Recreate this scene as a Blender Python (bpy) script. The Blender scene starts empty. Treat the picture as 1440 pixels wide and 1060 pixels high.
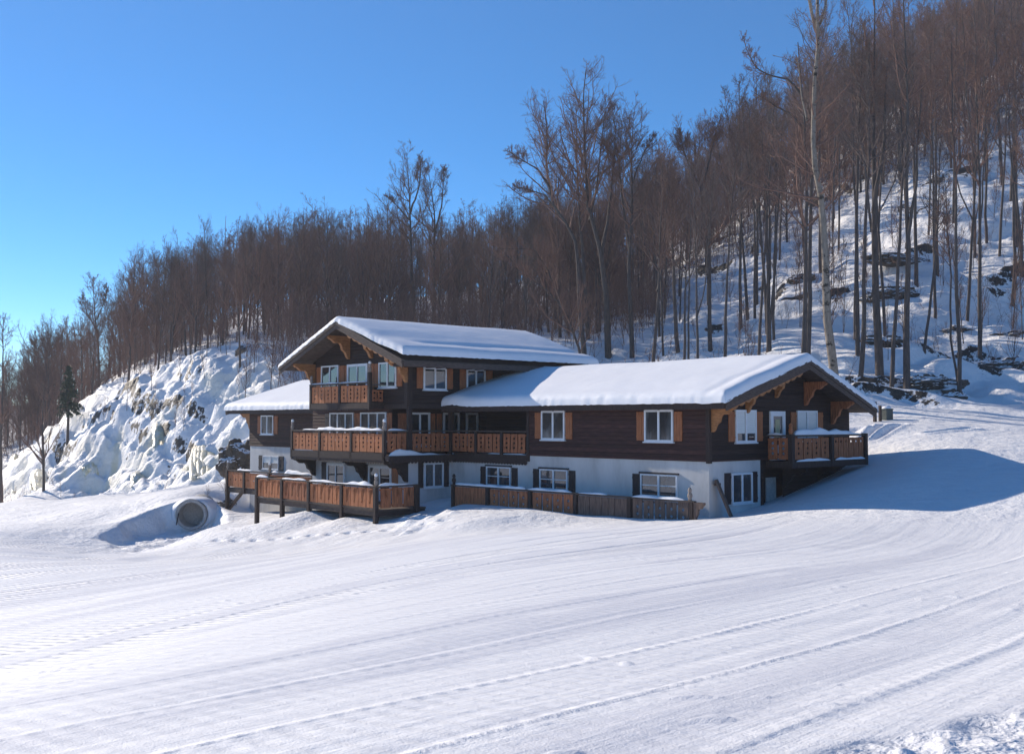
import bpy, bmesh, math, random
import numpy as np
R=math.radians
SC=bpy.context.scene; COL=SC.collection
rng=np.random.default_rng(7); random.seed(7)

# ------------------------------------------------------------------ surveying helpers (photo pixels -> points in the valley)
F=1500.; TH=math.atan(62/F)
FW=np.array([0,math.cos(TH),math.sin(TH)]); UP=np.array([0,-math.sin(TH),math.cos(TH)]); RT=np.array([1.,0,0])
def ray(px,py):
    r=FW*F+RT*(px-720)+UP*(530-py); return r/r[1]
def at(px,py,Y): return ray(px,py)*Y
GA=R(47.8)
DL=np.array([-math.cos(GA),math.sin(GA),0]); DR=np.array([math.sin(GA),math.cos(GA),0])
O=ray(997,648)*41.0
def W(u,v,z): return O+u*DL+v*DR+np.array([0,0,z])
def onv(px,py,v):
    r=ray(px,py); return r*((O@DR+v)/(r@DR))

# ------------------------------------------------------------------ noise
_p=np.random.default_rng(3).permutation(512).astype(np.int64); _p=np.concatenate([_p,_p,_p])
_g=np.random.default_rng(4).normal(size=(512,3)); _g/=np.linalg.norm(_g,axis=1)[:,None]
def perlin(x,y,z=None):
    x=np.asarray(x,float); y=np.asarray(y,float); z=np.zeros_like(x) if z is None else np.asarray(z,float)
    xi=np.floor(x).astype(np.int64); yi=np.floor(y).astype(np.int64); zi=np.floor(z).astype(np.int64)
    xf=x-xi; yf=y-yi; zf=z-zi
    fd=lambda t:t*t*t*(t*(t*6-15)+10)
    u,v,w=fd(xf),fd(yf),fd(zf)
    def gr(a,b,c):
        h=_p[(_p[(_p[(xi+a)&511]+yi+b)&511]+zi+c)&511]
        g=_g[h]; return g[...,0]*(xf-a)+g[...,1]*(yf-b)+g[...,2]*(zf-c)
    l=lambda a,b,t:a+t*(b-a)
    return 1.6*l(l(l(gr(0,0,0),gr(1,0,0),u),l(gr(0,1,0),gr(1,1,0),u),v),l(l(gr(0,0,1),gr(1,0,1),u),l(gr(0,1,1),gr(1,1,1),u),v),w)
def fbm(x,y,z=None,o=4):
    s=0; a=1.; f=1.
    for i in range(o):
        s=s+a*perlin(x*f+i*17.3,y*f+i*9.1,None if z is None else z*f+i*5.7); a*=.5; f*=2.03
    return s
def sst(x,a,b):
    t=np.clip((x-a)/(b-a),0,1); return t*t*(3-2*t)

# ------------------------------------------------------------------ materials
def mat(name):
    m=bpy.data.materials.new(name); m.use_nodes=True
    nt=m.node_tree; b=nt.nodes['Principled BSDF']; return m,nt,b
def nd(nt,t,**k):
    n=nt.nodes.new(t)
    for a,b in k.items():
        if a in n.inputs: n.inputs[a].default_value=b
        else: setattr(n,a,b)
    return n
def ramp(nt,fac,stops):
    r=nt.nodes.new('ShaderNodeValToRGB'); cr=r.color_ramp
    while len(cr.elements)<len(stops): cr.elements.new(.5)
    for e,(p,c) in zip(cr.elements,stops): e.position=p; e.color=(*c,1)
    nt.links.new(fac,r.inputs[0]); return r
def coords(nt,scale=(1,1,1),kind='Object'):
    tc=nd(nt,'ShaderNodeTexCoord'); mp=nd(nt,'ShaderNodeMapping'); mp.inputs['Scale'].default_value=scale
    nt.links.new(tc.outputs[kind],mp.inputs[0]); return mp.outputs[0]
def noise(nt,vec,scale,detail=4,rough=.55):
    n=nd(nt,'ShaderNodeTexNoise',Scale=scale,Detail=detail,Roughness=rough); nt.links.new(vec,n.inputs['Vector']); return n.outputs['Fac']
def bump(nt,b,h,strength,dist,prev=None):
    n=nd(nt,'ShaderNodeBump',Strength=strength,Distance=dist); nt.links.new(h,n.inputs['Height'])
    if prev: nt.links.new(prev.outputs[0],n.inputs['Normal'])
    nt.links.new(n.outputs[0],b.inputs['Normal']); return n
def simple(name,col,rough=.7,var=.25,scale=(3,3,3),nscale=3.,bstr=.3,bdist=.01,spec=.3):
    m,nt,b=mat(name); v=coords(nt,scale); f=noise(nt,v,nscale)
    c=np.array(col); r=ramp(nt,f,[(.3,tuple(c*(1-var))),(.7,tuple(np.minimum(c*(1+var),1)))])
    nt.links.new(r.outputs[0],b.inputs['Base Color']); b.inputs['Roughness'].default_value=rough
    b.inputs['Specular IOR Level'].default_value=spec
    if bstr: bump(nt,b,f,bstr,bdist)
    return m
def icemat():
    m,nt,b=mat('yellowed_ice'); v=coords(nt,(2,2,.5)); f=noise(nt,v,1.3,5,.6)
    r=ramp(nt,f,[(.32,(.60,.52,.30)),(.5,(.72,.67,.48)),(.68,(.84,.83,.78))]); nt.links.new(r.outputs[0],b.inputs['Base Color'])
    b.inputs['Roughness'].default_value=.32; b.inputs['Specular IOR Level'].default_value=.5; v2=coords(nt,(6,6,1.2)); bump(nt,b,noise(nt,v2,1.5,5),.6,.1); return m
def siding(name,ca,cb,period=.16,wear=None,vertical=False):
    m,nt,b=mat(name)
    v=coords(nt,(1.2,1.2,9.) if not vertical else (14,14,1.))
    f=noise(nt,v,1.6,6,.65)
    st=[(.25,ca),(.6,cb)]
    if wear: st.append((.78,wear))
    r=ramp(nt,f,st)
    tc=nd(nt,'ShaderNodeTexCoord'); sp=nd(nt,'ShaderNodeSeparateXYZ'); nt.links.new(tc.outputs['Object'],sp.inputs[0])
    mm=nd(nt,'ShaderNodeMath',operation='PINGPONG'); mm.inputs[1].default_value=period/2
    nt.links.new(sp.outputs['Z'],mm.inputs[0])
    gr=nd(nt,'ShaderNodeMapRange'); gr.inputs['From Max'].default_value=.018; nt.links.new(mm.outputs[0],gr.inputs[0])
    fl=nd(nt,'ShaderNodeMath',operation='DIVIDE'); fl.inputs[1].default_value=period; nt.links.new(sp.outputs['Z'],fl.inputs[0])
    f2=nd(nt,'ShaderNodeMath',operation='FLOOR'); nt.links.new(fl.outputs[0],f2.inputs[0])
    wn=nd(nt,'ShaderNodeTexWhiteNoise',noise_dimensions='1D'); nt.links.new(f2.outputs[0],wn.inputs['W'])
    mr=nd(nt,'ShaderNodeMapRange'); mr.inputs['To Min'].default_value=.7; mr.inputs['To Max'].default_value=1.25; nt.links.new(wn.outputs['Value'],mr.inputs[0])
    mx=nd(nt,'ShaderNodeMix',data_type='RGBA',blend_type='MULTIPLY'); mx.inputs['Factor'].default_value=1
    nt.links.new(r.outputs[0],mx.inputs['A']); nt.links.new(mr.outputs[0],mx.inputs['B'])
    nt.links.new(mx.outputs['Result'],b.inputs['Base Color'])
    b.inputs['Roughness'].default_value=.75; b.inputs['Specular IOR Level'].default_value=.25
    bn=bump(nt,b,gr.outputs[0],.8,.02); bump(nt,b,f,.25,.01,bn)
    return m
M={}
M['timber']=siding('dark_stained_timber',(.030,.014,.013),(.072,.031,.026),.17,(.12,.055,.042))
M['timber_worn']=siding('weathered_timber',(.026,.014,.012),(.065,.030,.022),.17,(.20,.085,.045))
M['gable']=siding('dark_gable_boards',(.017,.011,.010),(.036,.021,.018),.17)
M['fascia']=simple('grey_brown_fascia',(.085,.062,.052),.75,.4,(2,2,12),2.)
M['post']=simple('dark_brown_post',(.040,.025,.021),.7,.4,(8,8,1.2),3.)
M['cedar']=simple('cedar_boards',(.45,.160,.060),.65,.35,(9,9,1.2),2.2)
M['cedar_dark']=simple('dull_shaded_cedar_boards',(.35,.125,.053),.7,.45,(9,9,1.2),2.2)  # darker cedar; the shade on side and loggia railings is put into its colour
M['cedar_grey']=simple('greyed_cedar_boards',(.14,.095,.075),.8,.45,(9,9,1.2),2.2)
M['shutter']=simple('orange_brown_shutter',(.34,.12,.045),.6,.22,(7,7,1.2),2.)
M['shutter_dark']=simple('dark_shutter',(.032,.022,.022),.6,.3,(7,7,1.2),2.)
M['bracket']=simple('carved_orange_wood',(.36,.16,.06),.6,.3,(2,2,7),2.)
M['bracket_dark']=simple('carved_dark_wood',(.03,.02,.017),.7,.3,(2,2,7),2.)
M['frame']=simple('white_window_frame',(.74,.76,.78),.45,.06,(3,3,3),2.,0)
M['deckwood']=simple('weathered_deck_beam',(.085,.062,.05),.8,.4,(2,2,9),2.)
M['blind']=simple('white_blind',(.70,.72,.70),.5,.05,(1,1,14),2.,.2)
M['curtain']=simple('yellow_lace',(.5,.46,.28),.8,.2,(20,20,2),2.)
M['iron']=simple('rusted_metal',(.12,.10,.09),.6,.3)
M['concrete']=simple('grey_concrete',(.42,.40,.375),.85,.2,(3,3,3),4.,.4)
M['boxgreen']=simple('green_painted_metal',(.07,.085,.075),.5,.2)
M['finial']=simple('carved_pale_wood',(.30,.24,.20),.7,.3)
def plaster():
    m,nt,b=mat('white_plaster'); v=coords(nt,(1,1,.35)); f=noise(nt,v,.9,6,.65)
    r=ramp(nt,f,[(.28,(.42,.405,.385)),(.5,(.58,.565,.545)),(.75,(.66,.645,.625))]); nt.links.new(r.outputs[0],b.inputs['Base Color'])
    b.inputs['Roughness'].default_value=.85; v2=coords(nt); bump(nt,b,noise(nt,v2,18.,4),.25,.01); return m
M['plaster']=plaster()
def glass():
    m,nt,b=mat('window_glass'); v=coords(nt,(.8,.8,.5)); f=noise(nt,v,1.2,2)
    r=ramp(nt,f,[(.35,(.010,.016,.022)),(.65,(.05,.065,.075))]); nt.links.new(r.outputs[0],b.inputs['Base Color'])
    b.inputs['Roughness'].default_value=.04; b.inputs['IOR'].default_value=1.75; b.inputs['Specular IOR Level'].default_value=.8
    v2=coords(nt); bump(nt,b,noise(nt,v2,1.3,1),.05,.02); return m
M['glass']=glass()
def curtained():
    m,nt,b=mat('window_glass_before_curtains'); v=coords(nt,(9,9,.3)); f=noise(nt,v,1.5,3); v2=coords(nt,(.9,.9,.7)); f2=noise(nt,v2,1.1,2)
    r=ramp(nt,f,[(.3,(.03,.04,.048)),(.7,(.17,.185,.19))]); r2=ramp(nt,f2,[(.42,(.12,.13,.14)),(.58,(1,1,1))])
    mx=nd(nt,'ShaderNodeMix',data_type='RGBA',blend_type='MULTIPLY'); mx.inputs['Factor'].default_value=1; nt.links.new(r.outputs[0],mx.inputs['A']); nt.links.new(r2.outputs[0],mx.inputs['B']); nt.links.new(mx.outputs['Result'],b.inputs['Base Color'])
    b.inputs['Roughness'].default_value=.04; b.inputs['IOR'].default_value=1.7; v3=coords(nt); bump(nt,b,noise(nt,v3,1.1,1),.05,.02); return m
M['glass_curtain']=curtained(); M['ice']=icemat()
def snow_basic(name,col=(.86,.87,.89),s1=6.,st=.35,d=.04):
    m,nt,b=mat(name); v=coords(nt); f=noise(nt,v,s1,6,.6); f2=noise(nt,v,45.,3)
    r=ramp(nt,f,[(.3,tuple(np.array(col)*.965)),(.7,col)]); nt.links.new(r.outputs[0],b.inputs['Base Color'])
    b.inputs['Roughness'].default_value=.65; b.inputs['Specular IOR Level'].default_value=.2
    bn=bump(nt,b,f,st,d); bump(nt,b,f2,.25,.012,bn); return m
M['snow']=snow_basic('packed_snow'); M['roofsnow']=snow_basic('roof_snow',(.87,.88,.90),2.0,.25,.05)
def ground_mat():
    m,nt,b=mat('snow_ground')
    A=lambda n:nd(nt,'ShaderNodeAttribute',attribute_name=n)
    trk=A('trk'); rock=A('rock'); ice=A('ice'); tread=A('tread'); wild=A('wild')
    v=coords(nt); f=noise(nt,v,.35,6,.6); 
    snow=ramp(nt,f,[(.3,(.81,.81,.82)),(.65,(.875,.873,.872))])
    rk=ramp(nt,noise(nt,v,1.6,8,.7),[(.3,(.016,.014,.012)),(.55,(.06,.05,.04)),(.8,(.13,.11,.09))])
    ic=ramp(nt,noise(nt,v,.8,5,.6),[(.3,(.66,.57,.33)),(.7,(.78,.74,.58))])
    pk=A('pack'); mp_=nd(nt,'ShaderNodeMix',data_type='RGBA'); nt.links.new(pk.outputs['Fac'],mp_.inputs['Factor']); nt.links.new(snow.outputs[0],mp_.inputs['A']); mp_.inputs['B'].default_value=(.72,.725,.755,1)
    mx=nd(nt,'ShaderNodeMix',data_type='RGBA'); nt.links.new(ice.outputs['Fac'],mx.inputs['Factor']); nt.links.new(mp_.outputs['Result'],mx.inputs['A']); nt.links.new(ic.outputs[0],mx.inputs['B'])
    # break the edges of rock up
    rn=nd(nt,'ShaderNodeMath',operation='MULTIPLY_ADD'); nt.links.new(noise(nt,v,2.2,6,.65),rn.inputs[0]); rn.inputs[1].default_value=1.6; rn.inputs[2].default_value=-.8
    ra=nd(nt,'ShaderNodeMath',operation='ADD'); nt.links.new(rock.outputs['Fac'],ra.inputs[0]); nt.links.new(rn.outputs[0],ra.inputs[1])
    rs=nd(nt,'ShaderNodeMapRange'); rs.inputs['From Min'].default_value=.40; rs.inputs['From Max'].default_value=.47; nt.links.new(ra.outputs[0],rs.inputs[0])
    rm=nd(nt,'ShaderNodeMath',operation='MULTIPLY'); nt.links.new(rs.outputs[0],rm.inputs[0]); 
    gt=nd(nt,'ShaderNodeMath',operation='GREATER_THAN'); gt.inputs[1].default_value=.02; nt.links.new(rock.outputs['Fac'],gt.inputs[0]); nt.links.new(gt.outputs[0],rm.inputs[1])
    m2=nd(nt,'ShaderNodeMix',data_type='RGBA'); nt.links.new(rm.outputs[0],m2.inputs['Factor']); nt.links.new(mx.outputs['Result'],m2.inputs['A']); nt.links.new(rk.outputs[0],m2.inputs['B'])
    fo=A('forest'); fc=ramp(nt,noise(nt,v,.03,6,.7),[(.35,(.045,.035,.032)),(.6,(.09,.07,.062)),(.75,(.5,.5,.52))])
    m4=nd(nt,'ShaderNodeMix',data_type='RGBA'); nt.links.new(fo.outputs['Fac'],m4.inputs['Factor']); nt.links.new(m2.outputs['Result'],m4.inputs['A']); nt.links.new(fc.outputs[0],m4.inputs['B'])
    nt.links.new(m4.outputs['Result'],b.inputs['Base Color'])
    b.inputs['Roughness'].default_value=.6; b.inputs['Specular IOR Level'].default_value=.25
    # relief: fine grain, streaks along the groomer tracks, tread bars
    g1=noise(nt,v,55.,3,.6); bn=bump(nt,b,g1,.34,.02)
    g2=noise(nt,v,9.,5,.65); bn=bump(nt,b,g2,.26,.05,bn)
    gw=nd(nt,'ShaderNodeMath',operation='MULTIPLY'); nt.links.new(noise(nt,v,1.7,5,.6),gw.inputs[0]); nt.links.new(wild.outputs['Fac'],gw.inputs[1]); bn=bump(nt,b,gw.outputs[0],.8,.22,bn)
    mp=nd(nt,'ShaderNodeMapping'); mp.inputs['Scale'].default_value=(5.,.22,1); nt.links.new(trk.outputs['Vector'],mp.inputs[0])
    st=noise(nt,mp.outputs[0],1.,4,.6)
    md=nd(nt,'ShaderNodeMath',operation='SUBTRACT'); md.inputs[0].default_value=1; nt.links.new(wild.outputs['Fac'],md.inputs[1])
    s2=nd(nt,'ShaderNodeMath',operation='MULTIPLY'); nt.links.new(st,s2.inputs[0]); nt.links.new(md.outputs[0],s2.inputs[1])
    bn=bump(nt,b,s2.outputs[0],.30,.06,bn)
    wv=nd(nt,'ShaderNodeTexWave',wave_type='BANDS',bands_direction='Y',Scale=1.45,Distortion=1.2,Detail=2.); wv.inputs['Detail Scale'].default_value=1.5
    nt.links.new(trk.outputs['Vector'],wv.inputs['Vector'])
    mp3=nd(nt,'ShaderNodeMapping'); mp3.inputs['Scale'].default_value=(2.4,.5,1); nt.links.new(trk.outputs['Vector'],mp3.inputs[0])
    br=nd(nt,'ShaderNodeMath',operation='MULTIPLY'); nt.links.new(wv.outputs['Fac'],br.inputs[0]); nt.links.new(noise(nt,mp3.outputs[0],1.5,3,.6),br.inputs[1])
    t2=nd(nt,'ShaderNodeMath',operation='MULTIPLY'); nt.links.new(br.outputs[0],t2.inputs[0]); nt.links.new(tread.outputs['Fac'],t2.inputs[1])
    bump(nt,b,t2.outputs[0],1.0,.075,bn)
    return m
M['ground']=ground_mat()
def bark(name,a,c,band=False):
    m,nt,b=mat(name); v=coords(nt,(5,5,.8)); f=noise(nt,v,2.,6,.65)
    r=ramp(nt,f,[(.3,a),(.7,c)]); nt.links.new(r.outputs[0],b.inputs['Base Color']); out=r
    if band:
        v2=coords(nt,(1.2,1.2,2.2)); f2=noise(nt,v2,1.6,5,.7); k=ramp(nt,f2,[(.56,(0,0,0)),(.62,(1,1,1))])
        mx=nd(nt,'ShaderNodeMix',data_type='RGBA'); nt.links.new(k.outputs[0],mx.inputs['Factor']); nt.links.new(r.outputs[0],mx.inputs['A']); mx.inputs['B'].default_value=(.035,.028,.022,1)
        nt.links.new(mx.outputs['Result'],b.inputs['Base Color'])
    b.inputs['Roughness'].default_value=.85; b.inputs['Specular IOR Level'].default_value=.2
    if not band: bump(nt,b,f,.5,.03)
    return m
M['bark']=bark('grey_brown_bark',(.052,.043,.040),(.135,.112,.10)); M['twig_grey']=bark('grey_twigs',(.11,.082,.072),(.215,.165,.14)); M['twig_dark']=bark('dark_brown_twigs',(.09,.056,.047),(.18,.115,.092)); M['twig']=bark('reddish_brown_twigs',(.145,.086,.065),(.275,.163,.122))
M['birch']=bark('birch_bark',(.17,.14,.11),(.36,.30,.24),True)
M['needle']=simple('dark_green_needles',(.025,.05,.025),.7,.4,(3,3,3),6.,0)
def rockmat():
    m,nt,b=mat('bare_rock'); v=coords(nt); f=noise(nt,v,1.4,8,.7); r=ramp(nt,f,[(.3,(.02,.018,.015)),(.55,(.07,.058,.045)),(.75,(.16,.14,.11))])
    geo=nd(nt,'ShaderNodeNewGeometry'); sp=nd(nt,'ShaderNodeSeparateXYZ'); nt.links.new(geo.outputs['Normal'],sp.inputs[0])
    ad=nd(nt,'ShaderNodeMath',operation='MULTIPLY_ADD'); nt.links.new(f,ad.inputs[0]); ad.inputs[1].default_value=.5; nt.links.new(sp.outputs['Z'],ad.inputs[2])
    s=nd(nt,'ShaderNodeMapRange'); s.inputs['From Min'].default_value=.72; s.inputs['From Max'].default_value=.82; nt.links.new(ad.outputs[0],s.inputs[0])
    mx=nd(nt,'ShaderNodeMix',data_type='RGBA'); nt.links.new(s.outputs[0],mx.inputs['Factor']); nt.links.new(r.outputs[0],mx.inputs['A']); mx.inputs['B'].default_value=(.84,.85,.87,1)
    nt.links.new(mx.outputs['Result'],b.inputs['Base Color']); b.inputs['Roughness'].default_value=.85; bump(nt,b,f,.6,.08); return m
M['rock']=rockmat()

# ------------------------------------------------------------------ object helpers
def tag(o,label=None,cat=None,group=None,kind=None):
    if label: o['label']=label
    if cat: o['category']=cat
    if group: o['group']=group
    if kind: o['kind']=kind
    return o
def thing(name,label,cat,loc=(0,0,0),rz=0,group=None):
    o=bpy.data.objects.new(name,None); COL.objects.link(o); o.location=tuple(float(c) for c in loc); o.rotation_euler=(0,0,rz); o.empty_display_size=.3
    return tag(o,label,cat,group)
def npmesh(name,V,Fc,m,smooth=False,attrs=None):
    me=bpy.data.meshes.new(name); V=np.asarray(V,np.float32); Fc=np.asarray(Fc,np.int32); k=Fc.shape[1]
    me.vertices.add(len(V)); me.vertices.foreach_set('co',V.ravel())
    me.loops.add(Fc.size); me.loops.foreach_set('vertex_index',Fc.ravel())
    me.polygons.add(len(Fc)); me.polygons.foreach_set('loop_start',np.arange(0,Fc.size,k,dtype=np.int32)); 
    me.polygons.foreach_set('use_smooth',np.full(len(Fc),smooth))
    me.update(calc_edges=True)
    for n,a in (attrs or {}).items():
        if a.ndim==1: t=me.attributes.new(n,'FLOAT','POINT'); t.data.foreach_set('value',a.astype(np.float32))
        else: t=me.attributes.new(n,'FLOAT_VECTOR','POINT'); t.data.foreach_set('vector',a.astype(np.float32).ravel())
    me.materials.append(m); return me
def ob(name,me,parent=None):
    o=bpy.data.objects.new(name,me); COL.objects.link(o)
    if parent: o.parent=parent
    return o
class MB:
    def __init__(s): s.v=[]; s.f=[]
    def poly(s,pts,faces):
        n=len(s.v); s.v+= [tuple(map(float,p)) for p in pts]; s.f+=[tuple(n+i for i in f) for f in faces]
    def hexa(s,p): s.poly(p,[(0,3,2,1),(4,5,6,7),(0,1,5,4),(1,2,6,5),(2,3,7,6),(3,0,4,7)])
    def box(s,T,a0,a1,d0,d1,z0,z1):
        s.hexa([T(a0,d0,z0),T(a1,d0,z0),T(a1,d1,z0),T(a0,d1,z0),T(a0,d0,z1),T(a1,d0,z1),T(a1,d1,z1),T(a0,d1,z1)])
    def prism(s,A,B):
        n=len(A); s.poly(list(A)+list(B),[tuple(range(n))[::-1],tuple(range(n,2*n))]+[(i,(i+1)%n,n+(i+1)%n,n+i) for i in range(n)])
    def lathe(s,c,prof,k=10):
        n=len(s.v)
        for (r,z) in prof:
            for i in range(k): a=2*math.pi*i/k; s.v.append((c[0]+r*math.cos(a),c[1]+r*math.sin(a),c[2]+z))
        for j in range(len(prof)-1):
            for i in range(k): s.f.append((n+j*k+i,n+j*k+(i+1)%k,n+(j+1)*k+(i+1)%k,n+(j+1)*k+i))
    def beam(s,p,q,w,h):
        p=np.array(p,float); q=np.array(q,float); d=q-p; d/=np.linalg.norm(d); a=np.cross(d,(0,0,1.)); 
        if np.linalg.norm(a)<1e-3: a=np.array([1.,0,0])
        a/=np.linalg.norm(a); b=np.cross(a,d); a=a*w/2; b=b*h/2
        s.hexa([p-a-b,p+a-b,p+a+b,p-a+b,q-a-b,q+a-b,q+a+b,q-a+b])
    def build(s,name,m,parent=None,smooth=False):
        me=bpy.data.meshes.new(name); me.from_pydata(s.v,[],s.f)
        bm=bmesh.new(); bm.from_mesh(me); bmesh.ops.recalc_face_normals(bm,faces=bm.faces[:]); bm.to_mesh(me); bm.free()
        if smooth: me.polygons.foreach_set('use_smooth',[True]*len(me.polygons))
        me.materials.append(m); return ob(name,me,parent)

# ------------------------------------------------------------------ terrain
CP=[]
def cp(px,py,Y): CP.append(at(px,py,Y))
def cw(x,y,z): CP.append(np.array([x,y,z],float))
# camera surroundings
cw(0,0,-1.45); cw(0,-20,-1.0); cw(-25,-15,-2.4); cw(25,-15,.8); cw(12,2,-.9); cw(-10,2,-1.75); cw(60,-30,3); cw(-60,-30,-5)
for p in [(720,1060,5.0),(1100,1060,4.95),(1440,1060,4.9),(300,1060,5.25),(0,1060,5.6),
          (720,940,8.),(720,861,12.),(720,809,18.),(720,775,25.),(720,752,32.),
          (1440,900,9.5),(1200,850,12.5),(1440,800,18.),(1100,780,23.),(1100,745,32.),(1440,745,30.5),
          (300,900,12.),(0,950,12.5),(0,860,24.),(250,830,24.),(100,790,38.),(400,795,30.),(550,765,36.),(0,765,46.),(200,790,42.),
          (1440,690,36.),(1440,640,42.5),(1440,610,50.),(1440,585,58.),(1330,700,36.5),(1300,618,48.),(1250,655,44.),(1160,690,42.3),(1110,706,41.9),
          (1240,600,54.),(1330,580,59.),(1440,558,64.),(1240,580,60.)]: cp(*p)
# around the house
for u,v,z in [(0.3,-.3,-2.22),(-.6,-.2,-2.15),(-.5,-1.5,-2.12),(4,-1.6,-2.22),(8,-1.6,-2.28),(13,-1.6,-2.35),(13.9,-1.6,-2.55),(15,-1.2,-2.3),(14.9,-3.2,-2.7),
              (6,-5,-2.42),(11,-5,-2.6),(2.5,-4.2,-2.36),(18,-4.5,-3.2),(24,-4,-3.5),(30,-1.5,-3.7),(36,-.3,-3.85),(36,6,-3.4),
              (4,5,-2.2),(12,4,-2.4),(22,4,-3.0),(0,3.4,-1.95),(0,10,-.4),(4,13,.3),(12,14,.5),(22,14,.3),(32,14,-1.0),(-.8,4.5,-1.6),(-1.0,7.,-.95)]:
    CP.append(W(u,v,z))
for p in [(361,737),(400,727),(437,721),(482,727),(530,736)]: CP.append(onv(*p,-5.5))
for p in [(440,740,50.),(600,745,43.),(380,755,48.),(700,728,42.5),(560,738,46.),(640,722,45.)]: cp(*p)
# gully with the culvert, and the bank over it
PIT=[(125,757,56.),(180,727,60.2),(240,707,62.9),(268,702.5,63.2),(300,706,63.4),(318,716,63.2),(325,733,59.),(300,741,55.8),(265,755,54.8),(228,771,53.5),(170,779,53.3)]
for p in PIT: cp(*p)
for p in [(210,714,64.),(270,697,66.),(310,692,68.),(150,735,60.5),(330,737,56.),(190,784,51.),(322,722,64.3),(340,700,68.),(280,757,51.)]: cp(*p)
for p in [(0,735,66.),(60,740,58.),(100,722,66.),(200,697,76.),(300,680,78.),(250,686,80.),(150,695,85.),(70,703,92.),(0,709,96.),(330,674,79.)]: cp(*p)
# cliff foot / cliff top on the left
for p in [(0,697,112.),(60,693,106.),(150,686,96.),(230,680,88.),(310,671,81.),(345,668,79.),
          (40,640,115.),(90,604,110.),(150,572,104.5),(200,550,100.),(250,538,97.),(300,524,95.),(350,512,94.),(400,505,92.),(0,674,124.),
          (60,618,122.),(120,566,116.),(200,532,108.),(250,515,105.5),(300,498,104.5),(350,484,106.),(450,474,104.),(540,478,100.),
          (60,610,140.),(130,552,132.),(200,513,124.),(250,495,122.),(300,478,122.),(400,462,122.),(500,458,122.),
          (200,505,145.),(300,470,145.),(400,447,145.)]: cp(*p)
# hill behind
for p in [(500,500,95.),(600,490,92.),(700,488,90.),(800,492,86.),(900,490,85.),(600,455,120.),(700,450,120.),(800,445,115.),
          (900,455,100.),(1000,430,98.),(1100,380,104.),(1200,330,108.),(1300,255,112.),(1440,185,118.),
          (1000,490,80.),(1100,480,76.),(1180,500,70.),(1250,535,65.5),(1250,470,76.),(1350,535,66.5),(1350,440,80.),(1440,520,70.),(1440,430,82.),(1250,390,90.),(1350,340,95.),(1440,300,98.),
          (50,620,165.),(130,548,170.),(270,468,170.),(400,432,170.),(500,440,170.),(600,438,170.),(740,412,170.),(900,372,165.),(1000,318,160.),(1080,262,155.),(1250,160,150.),(1440,90,150.),
          (0,640,175.)]: cp(*p)
for q_,(a_,b_) in enumerate([(0,640),(50,604),(130,552),(270,468),(400,424),(500,424),(600,418),(740,394),(900,352),(1000,300),(1080,250),(1250,150),(1440,85)]): cp(a_,b_,215.); cp(a_,b_+6,275.)
cw(330,200,90); cw(-330,200,-12)
cw(110,60,26); cw(80,30,8.5); cw(70,100,32); cw(-80,60,-8); cw(-120,110,-9); cw(-60,30,-6); cw(150,130,62); cw(-90,95,-7); cw(-75,140,-6)
CP=np.array(CP); keep=[0]
for i in range(1,len(CP)):
    if min(np.hypot(*(CP[i]-CP[j])[:2]) for j in keep)>.35: keep.append(i)
CP=CP[keep]
def _k(r2): return np.where(r2>0,r2*np.log(r2+1e-12),0)*.5
_S=50.
def _fit():
    X=CP[:,:2]/_S; n=len(X); r2=((X[:,None]-X[None])**2).sum(-1)
    A=np.zeros((n+3,n+3)); A[:n,:n]=_k(r2)+np.eye(n)*2e-5; A[:n,n]=1; A[:n,n+1:]=X; A[n:,:n]=A[:n,n:].T
    b=np.zeros(n+3); b[:n]=CP[:,2]; return np.linalg.solve(A,b)
_w=_fit()
def tps(x,y):
    x=np.asarray(x,float); sh=x.shape; P=np.stack([x.ravel(),np.asarray(y,float).ravel()],1)/_S; out=np.empty(len(P)); n=len(CP); X=CP[:,:2]/_S
    for i in range(0,len(P),20000):
        q=P[i:i+20000]; r2=((q[:,None]-X[None])**2).sum(-1); out[i:i+20000]=_k(r2)@_w[:n]+_w[n]+q@_w[n+1:]
    # far outside the surveyed valley flatten to a distant level
    z=out.reshape(sh); rr=np.hypot(x,y); f=sst(rr,280,400); az=np.degrees(np.arctan2(x,y))
    hills=sst(rr,380,640)*(24+14*perlin(az*.05,rr*.004)+6*perlin(az*.2,rr*.01))*np.maximum(sst(-az,32,44),sst(az,40,60))
    return z*(1-f)+f*np.clip(z,-15,20)*(.4)+hills
def masks(x,y):
    z=tps(x,y); e=.6; gx=(tps(x+e,y)-z)/e; gy=(tps(x,y+e)-z)/e; return z,np.hypot(gx,gy),gx,gy
def ground_z(x,y):
    """smooth ground height plus the large relief of the hill"""
    z,s,gx,gy=masks(x,y); return z+relief(x,y,z,s)[0]
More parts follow.
